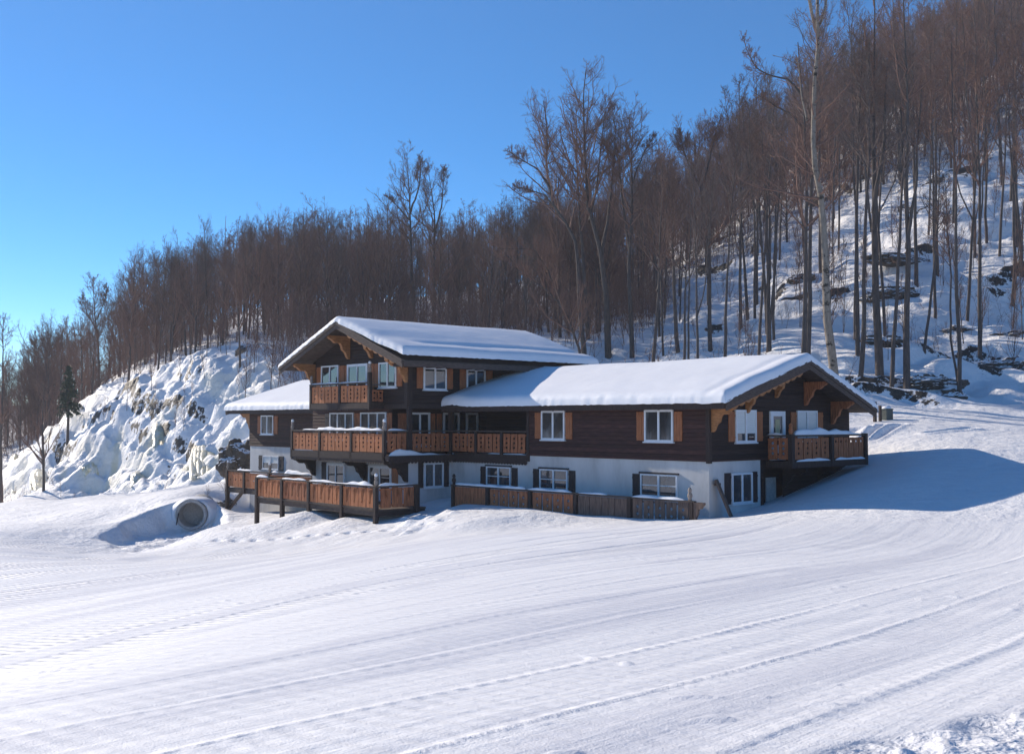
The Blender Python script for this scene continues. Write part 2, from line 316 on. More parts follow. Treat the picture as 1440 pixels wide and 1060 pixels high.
def relief(x,y,z,s):
    hill=sst(s,.17,.40)*sst(np.hypot(x,y),58,72)
    cd=(x+20.8)*.696+(y-80)*.718; cl=hill*sst(-x,6,18)*sst(11-cd,0,5)*sst(cd,-3,0)                 # the ice cliff on the left
    rt=hill*sst(x,-8,6)
    led=fbm(x*.16+y*.05,y*.22,o=4)
    terr=z/2.6+fbm(x*.07,y*.07,o=3)*1.2; saw=terr-np.floor(terr)
    step=(sst(saw,.55,.95)-saw)*2.2
    al=-.718*x+.696*y+.45*cd+1.2*perlin(x*.15,y*.15)
    flute=1-np.abs(fbm(al*.30,cd*.11,o=3)); flute2=1-np.abs(perlin(al*.95+.4*perlin(x*.6,y*.6),cd*.28))
    r=rt*(led*.7+step*.6)+hill*(fbm(x*.35+y*.12,y*.5,o=3)*.20+.05*fbm(x*1.5,y*1.5,o=2))+cl*((flute-.6)*1.25+(flute2-.6)*.55+step*.55+.22*(1-np.abs(perlin(al*2.3,cd*.5)))+.35*fbm(x*.8,y*.8,z*.8,o=4))
    rock=hill*sst(saw,.62,.74)*sst(saw,1.0,.9)*sst(fbm(x*.11+7,y*.14,o=3),.2,.6)
    return r,hill,cl,rock,flute,saw
def track_coords(x,y):
    q=.76*x-.65*y; s=.65*x+.76*y
    q=q+.0030*np.minimum(s,26)**2+.156*np.maximum(s-26,0)+ .5*perlin(x*.05+3,y*.05)
    return q,s
def build_ground():
    az=np.concatenate([np.arange(-180,-32,4.),np.arange(-32,32.001,.115),np.arange(36,180.1,4.)])
    rr=[.6]
    while rr[-1]<700:
        r=rr[-1]; d=r*.0062 if r>4 else .025
        if 36<r<70: d=.16
        if 70<=r<112: d=.22
        if r>=112: d=r*.006
        if r>190: d=r*.05
        rr.append(r+d)
    rr=np.array(rr); A,Rr=np.meshgrid(R(1)*az,rr)
    x=Rr*np.sin(A); y=Rr*np.cos(A)
    z,s,gx,gy=masks(x,y); rl,hill,cl,rock,flute,saw=relief(x,y,z,s)
    wild=np.maximum(hill,sst(np.hypot(x,y),150,170))
    # rough pile of pushed snow at the lower right, gully, drift shapes
    pile=sst(x-1.15*(y-4.95)-1.6+.35*perlin(x*1.3,y*1.3),-.1,.35)*sst(y,1.,3.)
    z=z+rl
    z=z+pile*(.03+.06*np.maximum(fbm(x*1.5,y*1.5,o=5),-.3)+.028*np.abs(fbm(x*3.6,y*3.6,o=4))+.02*sst(perlin(x*6,y*6),.3,.6))
    PP=np.array([at(*p)[:2] for p in PIT]); near=(x>-30)&(x<-8)&(y>48)&(y<68); xn,yn=x[near],y[near]
    din=np.full(xn.shape,1e9); ins=np.zeros(xn.shape,bool)
    for i in range(len(PP)):
        a_=PP[i]; b_=PP[(i+1)%len(PP)]; dd=b_-a_; t_=np.clip(((xn-a_[0])*dd[0]+(yn-a_[1])*dd[1])/(dd@dd),0,1); din=np.minimum(din,np.hypot(xn-a_[0]-t_*dd[0],yn-a_[1]-t_*dd[1]))
        c_=((a_[1]>yn)!=(b_[1]>yn))&(xn<(b_[0]-a_[0])*(yn-a_[1])/(b_[1]-a_[1]+1e-9)+a_[0]); ins^=c_
    din=np.where(ins,din,0)+.25*perlin(xn*.8,yn*.8)*ins; k_=sst(din,0,1.15); zf_=-6.45-.02*(61-yn)+.16*fbm(xn*1.1,yn*1.1,o=4)
    zn=z[near]; z[near]=zn*(1-k_)+np.minimum(zn,zf_)*k_+.10*k_*(1-k_)*4*fbm(xn*1.4,yn*1.4,o=3)
    gul=np.exp(-(((x+18.3)/3.2)**2+((y-57.5)/3.6)**2))
    wild=np.clip(wild+pile+gul*1.5,0,1)
    dk=np.exp(-(((x+9)/9)**2+((y-48)/6)**2))
    z=z+.10*fbm(x*.22,y*.22,o=3)*sst(y,34,44)*(1-hill)
    # groomer tracks
    q,sl=track_coords(x,y)
    tk=(1-.8*sst(y+.55*x,36,44)); g=(1-wild)*tk
    wq=q+.22*perlin(q*.3,sl*.06)
    lane=wq/1.25+.5*perlin(wq*.23,3.); li=np.floor(lane); fr=lane-li; rag=.05*perlin(sl*1.1,li*3.3)+.03*perlin(sl*3.1,li*1.7)
    qq=.93*wq-.36*sl+2*perlin(x*.04+9,y*.04); h=.016*perlin(wq*.4,sl*.02+5)+.012*perlin(li*7.7+.5,sl*.015+2)+.006*perlin(wq*4.2,sl*.06)+.010*np.maximum(perlin(qq*.8+3,sl*.03),0)
    ed=np.minimum(fr,1-fr)+rag*.6
    rid=np.exp(-(ed/.05)**2)*sst(perlin(li*3.7+.3,sl*.035),-.2,.35); h=h+.009*rid
    q2=.55*x-.83*y+.9*perlin(x*.06+40,y*.06); k2=q2/3.7; h=h-.007*np.exp(-((k2-np.round(k2))/.035)**2)*sst(perlin(np.round(k2)*2.3+.5,sl*.03+8),-.05,.2)
    q3=.84*x-.55*y+1.2*perlin(x*.05+60,y*.05); k3=q3/5.3; h=h-.007*np.exp(-((k3-np.round(k3))/.014)**2)*sst(perlin(np.round(k3)*4.1+.5,sl*.05+3),-.1,.1)
    clod=sst(perlin(x*4.1,y*4.1),.45,.7)*sst(perlin(x*.3+5,y*.3),.1,.4); h=h+.018*clod
    z=z+g*h
    ltr=perlin(li*5.3+.5,np.zeros_like(li)+.7)
    # ski cuts in the sunny slope at the right
    for (a,b,wd) in [((16.5,50.5),(19.0,54.5),.16),((17.0,50.3),(19.8,54.2),.16),((19.5,50.),(22.5,52.2),.2),((15.5,52.),(16.5,53.),.5),((17,53.6),(17.6,54),.4)]:
        a=np.array(a);b=np.array(b);d=b-a;L=np.hypot(*d);d/=L; t=np.clip((x-a[0])*d[0]+(y-a[1])*d[1],0,L); ds=np.hypot(x-a[0]-t*d[0],y-a[1]-t*d[1]); z=z-.2*np.exp(-(ds/wd)**2)+.1*np.exp(-((ds-2*wd)/wd)**2)
    # foot prints across the bank
    for i in range(26):
        t=i/25.; p=at(300+t*330,757-27*t+4*math.sin(3*t),49-5.0*t); fx,fy=p[0]+.12*(-1)**i,p[1]; z=z-.14*np.exp(-(((x-fx)/.16)**2+((y-fy)/.2)**2))
    for i in range(60):
        p=at(random.uniform(560,640),random.uniform(716,735),random.uniform(43,48)); z=z+random.uniform(-.1,.12)*np.exp(-(((x-p[0])/.25)**2+((y-p[1])/.3)**2))
    tread=g*(.25+.9*sst(ltr,-.15,.25))*(.3+.7*sst(perlin(wq*1.7+3,sl*.12),-.35,.2))*sst(ed,.0,.08)
    P3=np.stack([x,y,z],-1); tu=np.zeros_like(P3); tv=np.zeros_like(P3); tu[:,1:-1]=P3[:,2:]-P3[:,:-2]; tv[1:-1]=P3[2:]-P3[:-2]
    nn=np.cross(tu,tv); nz=np.abs(nn[...,2])/np.maximum(np.linalg.norm(nn,axis=-1),1e-9); steep=np.degrees(np.arccos(np.clip(nz,0,1)))
    lown=fbm(x*.13+31,y*.10,z*.10,o=3); 
    ice=cl*sst(steep,44,60)*sst(lown,.0,.35); lowice=cl*sst(fbm(x*.3+11,y*.1,o=2),.2,.5)*sst(.5-z,0,3)*sst(steep,35,55); ice=np.clip(np.maximum(ice*.42,lowice*.8),0,1)
    crock=cl*sst(steep,61,69)*sst(-lown,.05,.3)
    nA,nR=len(az),len(rr); idx=np.arange(nA*nR).reshape(nR,nA)
    f=np.stack([idx[:-1,:-1],idx[:-1,1:],idx[1:,1:],idx[1:,:-1]],-1).reshape(-1,4)[:,::-1]
    ctr=np.stack([x,y,z],-1).reshape(-1,3)[f].mean(1)-at(270,723,62.2); ax_=np.array([.10,-1.,-.03]); ax_/=np.linalg.norm(ax_); dd_=ctr@ax_; rr_=np.linalg.norm(ctr-dd_[:,None]*ax_,axis=1)
    f=f[~((rr_<.80)&(dd_>-3.1)&(dd_<.9)&~((dd_>.0)&(ctr[:,2]<-.62)))]
    trk=np.stack([q,sl,np.zeros_like(q)],-1).reshape(-1,3)
    V=np.stack([x,y,z],-1).reshape(-1,3)
    cz=float(z[0].mean()); c=len(V); V=np.vstack([V,[[0,0,cz]]])
    ap=lambda a:np.append(np.asarray(a).ravel(),0.)
    cap=np.array([[c,idx[0,i],idx[0,i+1],idx[0,i+1]] for i in range(nA-1)])
    me=npmesh('snow_ground',V,f,M['ground'],True,{'trk':np.vstack([trk,[[0,0,0]]]),'rock':ap(np.clip(np.maximum(rock*.75,crock*.52),0,1)),'ice':ap(ice),'forest':ap(sst(np.hypot(x,y),330,430)),'pack':ap(g*sst(perlin(wq*.75+40,sl*.035)+.5*perlin(wq*2.3+4,sl*.06)+.25*perlin(x*1.1,y*1.1),-.05,.45)),'tread':ap(tread),'wild':ap(1-g)})
    o=ob('snow_ground',me); tag(o,kind='structure'); return o
GROUND=build_ground()
def gz(x,y): return float(ground_z(np.array([x]),np.array([y]))[0])
def hit(px,py,y0=55.,y1=260.):
    Y=np.linspace(y0,y1,500); r=ray(px,py); d=r[2]*Y-ground_z(r[0]*Y,Y)
    k=np.where(d<=0)[0]
    Yh=Y[k[0]] if len(k) else y1
    return r*Yh
# ------------------------------------------------------------------ the chalet
ZB=3.0                                                     # house origin sits this far below the timber line
HROT=math.atan2(DR[1],DR[0])
HLOC=O-np.array([0,0,ZB])
def V(u,v,z): return (v,u,z+ZB)
FR=lambda v0:(lambda a,d,z:V(a,v0-d,z))                   # walls that look down the slope: a runs along the front, d sticks out
GB=lambda u0:(lambda a,d,z:V(u0-d,a,z))                   # walls that look to the right
CH=thing('chalet','long dark timber ski chalet with white ground floor, carved balconies and snow-covered roofs','chalet',HLOC,HROT)
def boxpart(name,m,parent,T,*b):
    k=MB(); k.box(T,*b); return k.build(name,m,parent)
U=lambda a,d,z:V(a,d,z)
US,UL,VT=15.73,24.25,-2.62
# ground floor, white plaster
k=MB(); k.box(U,0,US,0,3.4,-3.6,-.04); k.box(U,UL,35.9,0,9.8,-5.2,-.04); GW=k.build('plaster_wall',M['plaster'],CH)
k=MB(); k.box(U,US,UL,VT,8.8,-5,-.3); TW=k.build('plaster_wall',M['plaster'],CH)
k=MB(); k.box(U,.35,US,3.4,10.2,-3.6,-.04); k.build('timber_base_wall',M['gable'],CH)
# upper floor of the two wings
def rz(v,z0=2.13,zr=3.85,ve=-.55,vr=5.1,vb=10.35,zb=1.9):
    return z0+(v-ve)*(zr-z0)/(vr-ve) if v<=vr else zr+(v-vr)*(zb-zr)/(vb-vr)
def gable_prism(b,u0,u1,v0,v1):
    A=[(v0,-.04),(v1,-.04),(v1,rz(v1)-.02),(5.1,rz(5.1)-.02),(v0,rz(v0)-.02)]
    b.prism([V(u0,v,z) for v,z in A],[V(u1,v,z) for v,z in A])
k=MB(); gable_prism(k,-.04,10.2,-.04,10.1); k.build('timber_wall',M['timber'],CH)
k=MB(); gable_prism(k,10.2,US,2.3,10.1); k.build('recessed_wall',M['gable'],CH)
k=MB(); gable_prism(k,UL,35.95,-.04,10.1); k.build('timber_wall',M['timber_worn'],CH)
boxpart('corner_board',M['post'],CH,U,-.09,.08,-.09,.08,-.10,2.2)
# gable end darker boards
k=MB(); A=[(.08,.0),(10.1,.0),(10.1,rz(10.1)-.03),(5.1,rz(5.1)-.03),(.08,rz(.08)-.03)]
k.prism([V(-.04,v,z) for v,z in A],[V(-.065,v,z) for v,z in A]); k.build('gable_boarding',M['gable'],CH)
# tall block
UM=19.85
def tz(u): return 6.34-abs(u-UM)*(6.34-4.2)/(UM-14.27)
k=MB(); k.box(U,17.0,UL,VT,8.7,-.3,2.25); k.build('timber_wall',M['timber'],CH)
k=MB(); A=[(US,2.25),(UL,2.25),(UL,tz(UL)-.02),(UM,tz(UM)-.02),(US,tz(US)-.02)]
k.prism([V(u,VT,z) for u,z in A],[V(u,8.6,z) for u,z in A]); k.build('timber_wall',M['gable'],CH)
k=MB(); k.box(FR(VT),15.72,15.98,0,.05,2.2,4.15); k.box(GB(US),-2.62,-2.4,-.01,.04,2.2,4.15); k.build('corner_board',M['post'],CH)
boxpart('floor_beam',M['post'],CH,FR(VT),15.75,24.2,.0,.06,2.12,2.34)
boxpart('floor_beam',M['post'],CH,GB(US),-2.6,2.0,.0,.06,2.12,2.34)
# ---- roofs
def loop_roof(name,prof,axis,c0,c1,th,m,parent):
    """prof: list of (t,z) across; extruded c0..c1 along the ridge"""
    A=[(t,z) for t,z in prof]+[(t,z+th) for t,z in prof[::-1]]
    P=(lambda c,t,z:V(c,t,z)) if axis=='u' else (lambda c,t,z:V(t,c,z))
    k=MB(); k.prism([P(c0,t,z) for t,z in A],[P(c1,t,z) for t,z in A]); return k.build(name,m,parent)
WP=[(-.55,2.13),(5.1,3.85),(10.35,1.9)]; TP=[(14.27,4.2),(UM,6.34),(25.35,4.23)]
RW=loop_roof('roof',WP,'u',-1.2,US-.02,.12,M['fascia'],CH)
RL=loop_roof('roof',WP,'u',UL+.02,38.1,.12,M['fascia'],CH)
RTall=loop_roof('roof',TP,'v',-4.0,8.9,.12,M['fascia'],CH)
def bargeboard(prof,axis,c,outw,parent):
    P=(lambda c,t,z:V(c,t,z)) if axis=='u' else (lambda c,t,z:V(t,c,z))
    for (lo,hi,d0,d1,mm) in ((-.22,.13,0,.05,'fascia'),(.0,.16,.05,.10,'fascia')):
        k=MB()
        for (t0,z0),(t1,z1) in zip(prof[:-1],prof[1:]):
            k.prism([P(c+outw*d0,t0,z0+lo),P(c+outw*d0,t1,z1+lo),P(c+outw*d0,t1,z1+hi),P(c+outw*d0,t0,z0+hi)],
                    [P(c+outw*d1,t0,z0+lo),P(c+outw*d1,t1,z1+lo),P(c+outw*d1,t1,z1+hi),P(c+outw*d1,t0,z0+hi)])
        k.build('bargeboard',M[mm],parent)
bargeboard(WP,'u',-1.2,-1,RW); bargeboard(TP,'v',-4.0,-1,RTall); bargeboard(WP,'u',38.1,1,RL); bargeboard(TP,'v',8.9,1,RTall)
k=MB(); k.box(FR(-.55),-1.2,US-.03,0,.05,1.98,2.2); k.build('fascia_board',M['post'],RW)
k=MB(); k.box(FR(-.55),UL+.03,38.1,0,.05,1.98,2.2); k.build('fascia_board',M['post'],RL)
k=MB(); k.box(GB(14.27),-4.0,8.9,0,.05,4.04,4.27); k.build('fascia_board',M['fascia'],RTall)
k=MB()
for i in range(26): k.box(U,-.6+i*.62,-.5+i*.62,-.5,.0,2.0,2.12)
k.build('rafter_tails',M['post'],RW)
k=MB()
for i in range(20): k.box(U,14.3,15.73,-3.5+i*.62,-3.4+i*.62,4.08,4.2)
k.build('rafter_tails',M['post'],RTall)
def snow_roof(zf,axis,c0,c1,t0,t1,T,parent,seed,R0=.3,jit=.045,soft=(1,1),open_lo=False,open_hi=False,ridge=None,drift=None):
    def samp(a,b,step,lo=True,hi=True):
        e=np.array([0,.02,.05,.1,.17,.26,.38,.55]); n=int((b-a-1.1)/step); mid=np.linspace(a+.55,b-.55,n+1)[1:-1]
        return np.concatenate([a+e if lo else [a,a+.3],mid,(b-e[::-1]) if hi else [b-.3,b]])
    c=samp(c0,c1,.16); t=samp(t0,t1,.12); Cc,Tt=np.meshgrid(c,t,indexing='ij')
    dl=Cc-c0 if not open_lo else np.full_like(Cc,9); dh=c1-Cc if not open_hi else np.full_like(Cc,9)
    dt=np.minimum(Tt-t0,t1-Tt); d=np.minimum(np.minimum(dl,dh),dt)
    R1=R0
    q=np.clip(d/R1,0,1); th=T*(1-(1-q)**2.6)**(1/2.6)
    th=th*(1+.09*fbm(Cc*.22+seed,Tt*.35,o=2))+.008*fbm(Cc*1.3,Tt*1.3+seed,o=2)*q
    # settled dip behind the eave lip
    zz=np.vectorize(zf)(Tt)
    # soften the ridge
    if ridge is not None:
        w=np.exp(-((Tt-ridge)/.45)**2)*np.clip((d-.05)/R1,0,1); zz=zz-.05*w
    if drift is not None: th=th+drift(Cc,Tt)
    edge=(1-q)
    oc=jit*(.5*perlin(Cc*3.1+seed,Tt*3.1)+.8*perlin(Cc*8,Tt*8+seed))*edge
    cx=Cc+np.where(dl<dh,-1,1)*np.where(np.minimum(dl,dh)<R1,oc+.05*edge,0)
    tx=Tt+np.where(Tt<(t0+t1)/2,-1,1)*np.where(dt<R1,oc+.05*edge,0)
    z=zz+.125+th-.06*edge*(dt<R1)*(.5+perlin(Cc*7,Tt*0+seed)*.6)
    P=np.stack([tx,cx,z+ZB],-1) if axis=='u' else np.stack([cx,tx,z+ZB],-1)
    nc,ntt=Cc.shape; idx=np.arange(nc*ntt).reshape(nc,ntt)
    f=np.stack([idx[:-1,:-1],idx[1:,:-1],idx[1:,1:],idx[:-1,1:]],-1).reshape(-1,4)
    if axis=='u': f=f[:,::-1]
    return ob('roof_snow',npmesh('roof_snow',P.reshape(-1,3),f,M['roofsnow'],True),parent)
wdrift=lambda C,T:.10*np.exp(-((C-14.9)/.8)**2)-.05*np.exp(-((C+.4-.0)/.22)**2)+.05*np.exp(-((T-1.2)/1.)**2)
snow_roof(lambda v:rz(v),'u',-1.25,US-.05,-.62,10.4,.40,RW,1,open_hi=True,ridge=5.1,drift=wdrift)
snow_roof(lambda v:rz(v),'u',UL+.05,38.15,-.62,10.4,.40,RL,2,open_lo=True,ridge=5.1)
tdrift=lambda C,T:.30*np.clip((19.6-T)/5.3,0,1)*(T<UM)-.10*np.exp(-((T-15.5)/.35)**2)*sst(C,-3.2,-1.5)-.05*np.exp(-((T-16.2)/.8)**2)
snow_roof(lambda u:tz(u),'v',-4.05,8.95,14.2,25.4,.34,RTall,3,ridge=UM,drift=tdrift)
# ---- carved brackets
BP=[(0,0),(1.2,0),(1.22,-.10),(1.13,-.19),(1.03,-.20),(.97,-.27),(.86,-.36),(.74,-.37),(.66,-.34),(.56,-.38),(.48,-.48),(.45,-.60),(.42,-.70),(.33,-.76),(.26,-.82),(.21,-.92),(.16,-1.04),(.09,-1.12),(0,-1.14)]
def bracket(T,a,z,L,H,m,parent,w=.16):
    k=MB(); A=[T(a-w/2,d*L/1.2,z+h*H/1.14) for d,h in BP]; B=[T(a+w/2,d*L/1.2,z+h*H/1.14) for d,h in BP]; k.prism(A,B)
    return k.build('carved_bracket',M[m],parent)
for a,z,m in ((.12,2.12,'bracket'),(2.35,2.85,'bracket'),(4.4,3.5,'bracket'),(6.55,3.2,'cedar_dark'),(8.65,2.4,'cedar_dark')):
    bracket(GB(-.07),a,z-.02,1.05,1.0,m,CH)
for a,z in ((24.1,4.55),(20.8,5.85),(18.75,5.8),(15.82,4.5)):
    bracket(FR(VT),a,z,1.25,1.15,'bracket',CH,.2)
bracket(lambda a,d,z:V(36.0+d,a,z),.1,2.1,1.3,1.1,'bracket',CH)
for a in (24.0,19.35,15.8): bracket(FR(VT),a,-.36,1.3,1.02,'bracket_dark',CH,.2)
bracket(GB(0),5.0,-.42,1.1,.8,'bracket_dark',CH); bracket(GB(.3),7.6,-.42,1.4,.8,'bracket_dark',CH)
# scalloped trim under the bargeboards
def scallop_rake(prof,axis,c,t0,t1,zoff,depth,m,parent,step=.42):
    P=(lambda c,t,z:V(c,t,z)) if axis=='u' else (lambda c,t,z:V(t,c,z))
    zf=lambda t:np.interp(t,[p[0] for p in prof],[p[1] for p in prof])
    n=int(abs(t1-t0)/step); pts=[]; 
    for i in range(n*4+1):
        t=t0+(t1-t0)*i/(n*4); pts.append((t,zf(t)+zoff-depth*(.35+.65*abs(math.sin(math.pi*i/4)))))
    top=[(t1,zf(t1)+zoff),(t0,zf(t0)+zoff)]
    A=pts+top; k=MB(); k.prism([P(c,t,z) for t,z in A],[P(c+.04,t,z) for t,z in A]); return k.build('scalloped_trim',M[m],parent)
scallop_rake(WP,'u',-1.18,-.1,4.7,-.2,.16,'bracket',RW)
scallop_rake(TP,'v',-3.98,15.0,19.0,-.2,.14,'bracket',RTall)
# ---- windows, doors, shutters
def window(T,a0,a1,z0,z1,parent,n=2,fw=.075,mid=False,blind=None,mul=.09,dark=False,name='window',g='glass'):
    gm=g; k=MB(); d0,d1=.0,.075
    k.box(T,a0,a0+fw,d0,d1,z0,z1); k.box(T,a1-fw,a1,d0,d1,z0,z1)
    k.box(T,a0+fw,a1-fw,d0,d1,z1-fw,z1); k.box(T,a0+fw,a1-fw,d0,d1,z0,z0+fw)
    for i in range(1,n):
        c=a0+(a1-a0)*i/n; k.box(T,c-mul/2,c+mul/2,d0,d1-.004,z0+fw,z1-fw)
    w=k.build(name,M['frame'],parent)
    g=MB(); g.box(T,a0+fw*.5,a1-fw*.5,.004,.03,z0+fw*.5,z1-fw*.5); g.build('pane',M[gm],w)
    if name=='window':
        s=MB(); s.box(T,a0-.05,a1+.05,.0,.11,z0-.05,z0-.002); s.build('sill',M['frame'],w)
    if mid:
        s=MB(); zc=(z0+z1)/2
        for i in range(n):
            b0=a0+(a1-a0)*i/n+fw; b1=a0+(a1-a0)*(i+1)/n-fw; s.box(T,b0,b1,.03,.055,zc-.018,zc+.018)
        s.build('sash_bar',M['frame'],w)
    if blind:
        s=MB(); zb=z1-(z1-z0)*blind
        for i in range(n):
            b0=a0+(a1-a0)*i/n+fw*.9; b1=a0+(a1-a0)*(i+1)/n-fw*.9; s.box(T,b0,b1,.032,.036,zb,z1-fw)
        s.build('blind',M['blind'],w)
    return w
def shutter(T,a0,a1,z0,z1,m,parent):
    k=MB(); n=3; g=.012
    for i in range(n):
        b0=a0+(a1-a0)*i/n; b1=a0+(a1-a0)*(i+1)/n; k.box(T,b0+g/2,b1-g/2,0,.035,z0,z1)
    for zc in (z0+.16,z1-.16): k.box(T,a0+.01,a1-.01,.037,.055,zc-.04,zc+.04)
    return k.build('shutter',M[m],parent)
F0=FR(-.04); G0=GB(-.065)
for a0,a1 in ((1.68,3.16),(7.73,9.20)):
    window(F0,a0,a1,.70,1.97,CH,g='glass_curtain'); shutter(F0,a0-.44,a0-.03,.74,1.9,'shutter',CH); shutter(F0,a1+.03,a1+.44,.74,1.9,'shutter',CH)
    h=MB()
    c=(a0+a1)/2
    for s in (-1,1): h.prism([F0(c+s*.06,0.02,1.972),F0(c+s*.72,.02,1.972),F0(c+s*.60,.02,2.05),F0(c+s*.2,.02,2.05)],[F0(c+s*.06,.06,1.972),F0(c+s*.72,.06,1.972),F0(c+s*.60,.06,2.05),F0(c+s*.2,.06,2.05)])
    h.build('window_head',M['frame'],CH)
window(G0,1.58,2.95,.68,1.97,CH,blind=.72); shutter(G0,1.14,1.55,.72,1.9,'shutter',CH); shutter(G0,2.98,3.42,.72,1.9,'shutter',CH)
d=window(G0,3.92,4.98,-.08,1.93,CH,n=1,fw=.2,name='balcony_door'); s=MB(); s.box(G0,4.3,4.62,.032,.04,.85,1.6); s.build('lace_curtain',M['curtain'],d); s=MB(); s.box(G0,4.1,4.8,.032,.06,.2,.55); s.build('lower_panel',M['frame'],d)
window(G0,5.9,7.42,.68,1.97,CH,blind=.9); shutter(G0,5.46,5.87,.72,1.9,'shutter',CH); shutter(G0,7.45,7.9,.72,1.9,'shutter',CH)
window(FR(-.04),32.9,34.4,.70,1.88,CH,g='glass_curtain'); shutter(FR(-.04),34.43,34.85,.74,1.83,'shutter',CH); shutter(FR(-.04),32.4,32.87,.74,1.83,'shutter',CH)
# ground floor
for a0,a1 in ((11.3,13.0),(7.6,9.35),(1.52,3.42)):
    window(FR(0),a0,a1,-1.5,-.60,CH,mid=True,fw=.06); shutter(FR(0),a1+.05,a1+.45,-1.55,-.62,'shutter_dark',CH)
    if a0>2: shutter(FR(0),a0-.45,a0-.05,-1.55,-.62,'shutter_dark',CH)
    k=MB(); k.box(FR(0),a0-.06,a1+.06,0,.09,-.595,-.53); k.build('lintel_board',M['shutter_dark'],CH)
window(FR(0),32.3,34.2,-1.42,-.62,CH,mid=True,fw=.05,blind=.5); shutter(FR(0),34.25,34.75,-1.5,-.6,'shutter_dark',CH); shutter(FR(0),31.75,32.25,-1.5,-.6,'shutter_dark',CH)
window(GB(0),1.38,2.74,-1.72,-.52,CH,g='glass_curtain'); shutter(GB(0),.95,1.35,-1.72,-.5,'shutter_dark',CH); shutter(GB(0),2.77,3.12,-1.72,-.5,'shutter_dark',CH)
boxpart('store_door',M['concrete'],CH,GB(.35),4.2,4.9,0,.05,-2.6,-.8)
k=MB(); k.box(GB(0),3.36,3.52,-.1,.06,-3.2,-.05); k.build('corner_post',M['gable'],CH)
window(GB(US),-1.68,-.5,-1.68,-.50,CH); shutter(GB(US),-2.02,-1.72,-1.68,-.45,'shutter_dark',CH); shutter(GB(US),-.46,-.14,-1.68,-.45,'shutter_dark',CH)
window(FR(VT),21.05,22.75,-2.4,-.66,CH,fw=.12,name='terrace_door'); shutter(FR(VT),22.8,23.3,-2.4,-.62,'shutter_dark',CH)
window(FR(VT),17.0,18.95,-2.4,-.66,CH,fw=.12,name='terrace_door'); shutter(FR(VT),18.98,19.45,-2.4,-.62,'shutter_dark',CH); shutter(FR(VT),16.5,16.97,-2.4,-.62,'shutter',CH)
# tall block, middle floor
for a0,a1 in ((20.3,22.5),(17.46,19.67)): window(FR(VT),a0,a1,.55,1.96,CH,n=3,g='glass_curtain')
shutter(FR(VT),22.55,23.0,.55,1.92,'shutter_dark',CH); shutter(FR(VT),19.72,20.25,.55,1.92,'cedar_dark',CH); shutter(FR(VT),17.02,17.42,.55,1.92,'cedar_dark',CH)
for a0,a1,n in ((-1.6,-.35,2),(.5,1.55,2),(2.0,2.8,1)): window(GB(17.0),a0,a1,.3,1.95,CH,n=n,fw=.1)
k=MB(); k.box(U,17.0,17.3,VT,2.3,-.1,2.25); k.build('recessed_wall',M['gable'],CH)
shutter(GB(17.0),-.3,.0,.4,1.9,'cedar_dark',CH); shutter(GB(17.0),.1,.42,.4,1.9,'cedar_dark',CH); shutter(GB(17.0),-2.3,-1.7,.1,1.9,'cedar_dark',CH)
# tall block, top floor
window(FR(VT),21.72,23.36,3.2,4.43,CH); shutter(FR(VT),23.4,23.85,3.25,4.38,'shutter',CH); shutter(FR(VT),21.2,21.68,3.25,4.38,'shutter',CH)
window(FR(VT),19.07,20.9,2.5,4.42,CH,fw=.13,mul=.06,name='balcony_door'); shutter(FR(VT),20.94,21.15,3.0,4.38,'shutter',CH); shutter(FR(VT),18.55,19.03,3.0,4.38,'shutter',CH)
window(FR(VT),16.65,18.1,3.15,4.40,CH); shutter(FR(VT),18.13,18.5,3.2,4.36,'shutter',CH); shutter(FR(VT),16.2,16.62,3.2,4.36,'shutter',CH)
window(GB(US),-1.73,-.32,3.04,4.12,CH); shutter(GB(US),-2.12,-1.77,3.1,4.1,'shutter',CH); shutter(GB(US),-.28,.1,3.1,4.1,'shutter',CH)
window(GB(US),.97,2.2,3.04,4.12,CH); shutter(GB(US),.55,.93,3.1,4.1,'shutter',CH); shutter(GB(US),2.25,2.7,3.1,4.1,'shutter',CH)
# ---- railings
def railing(T,a0,a1,z0,z1,m,parent,unit=.62,holes=(.28,.52,.76),th=.03,gap=.07,slip=0.014,name='railing_panel',rnd=None):
    """boards in pairs; the diamond cut-outs are real notches where two boards meet"""
    r=random.Random(int(a0*100)+int(z0*37)); k=MB(); L=a1-a0; n=max(1,round(L/unit)); w=L/n
    for i in range(n):
        b0=a0+i*w+gap/2; b1=a0+(i+1)*w-gap/2; c=(b0+b1)/2; H=z1-z0; dz=r.uniform(-.012,.012)
        for (e0,e1,s) in ((b0,c-slip/2,1),(c+slip/2,b1,-1)):
            inner=e1 if s==1 else e0; outer=e0 if s==1 else e1
            pts=[(outer,z0+dz),(inner,z0+dz)]
            for h in holes:
                zc=z0+H*h; hh=.075; pts+=[(inner,zc-hh),(inner-s*.075,zc),(inner,zc+hh)]
            pts+=[(inner,z1+dz),(outer,z1+dz)]
            k.prism([T(a,0,z) for a,z in pts],[T(a,th,z) for a,z in pts])
    k.box(T,a0,a1,-.05,-.004,z0+.06,z0+.14); k.box(T,a0,a1,-.05,-.004,z1-.10,z1-.03)
    return k.build(name,M[m],parent)
def rpost(T,a,z0,z1,parent,w=.16,m='post',name='railing_post'):
    k=MB(); k.box(T,a-w/2,a+w/2,-.09,w-.09+.0,z0,z1); return k.build(name,M[m],parent)
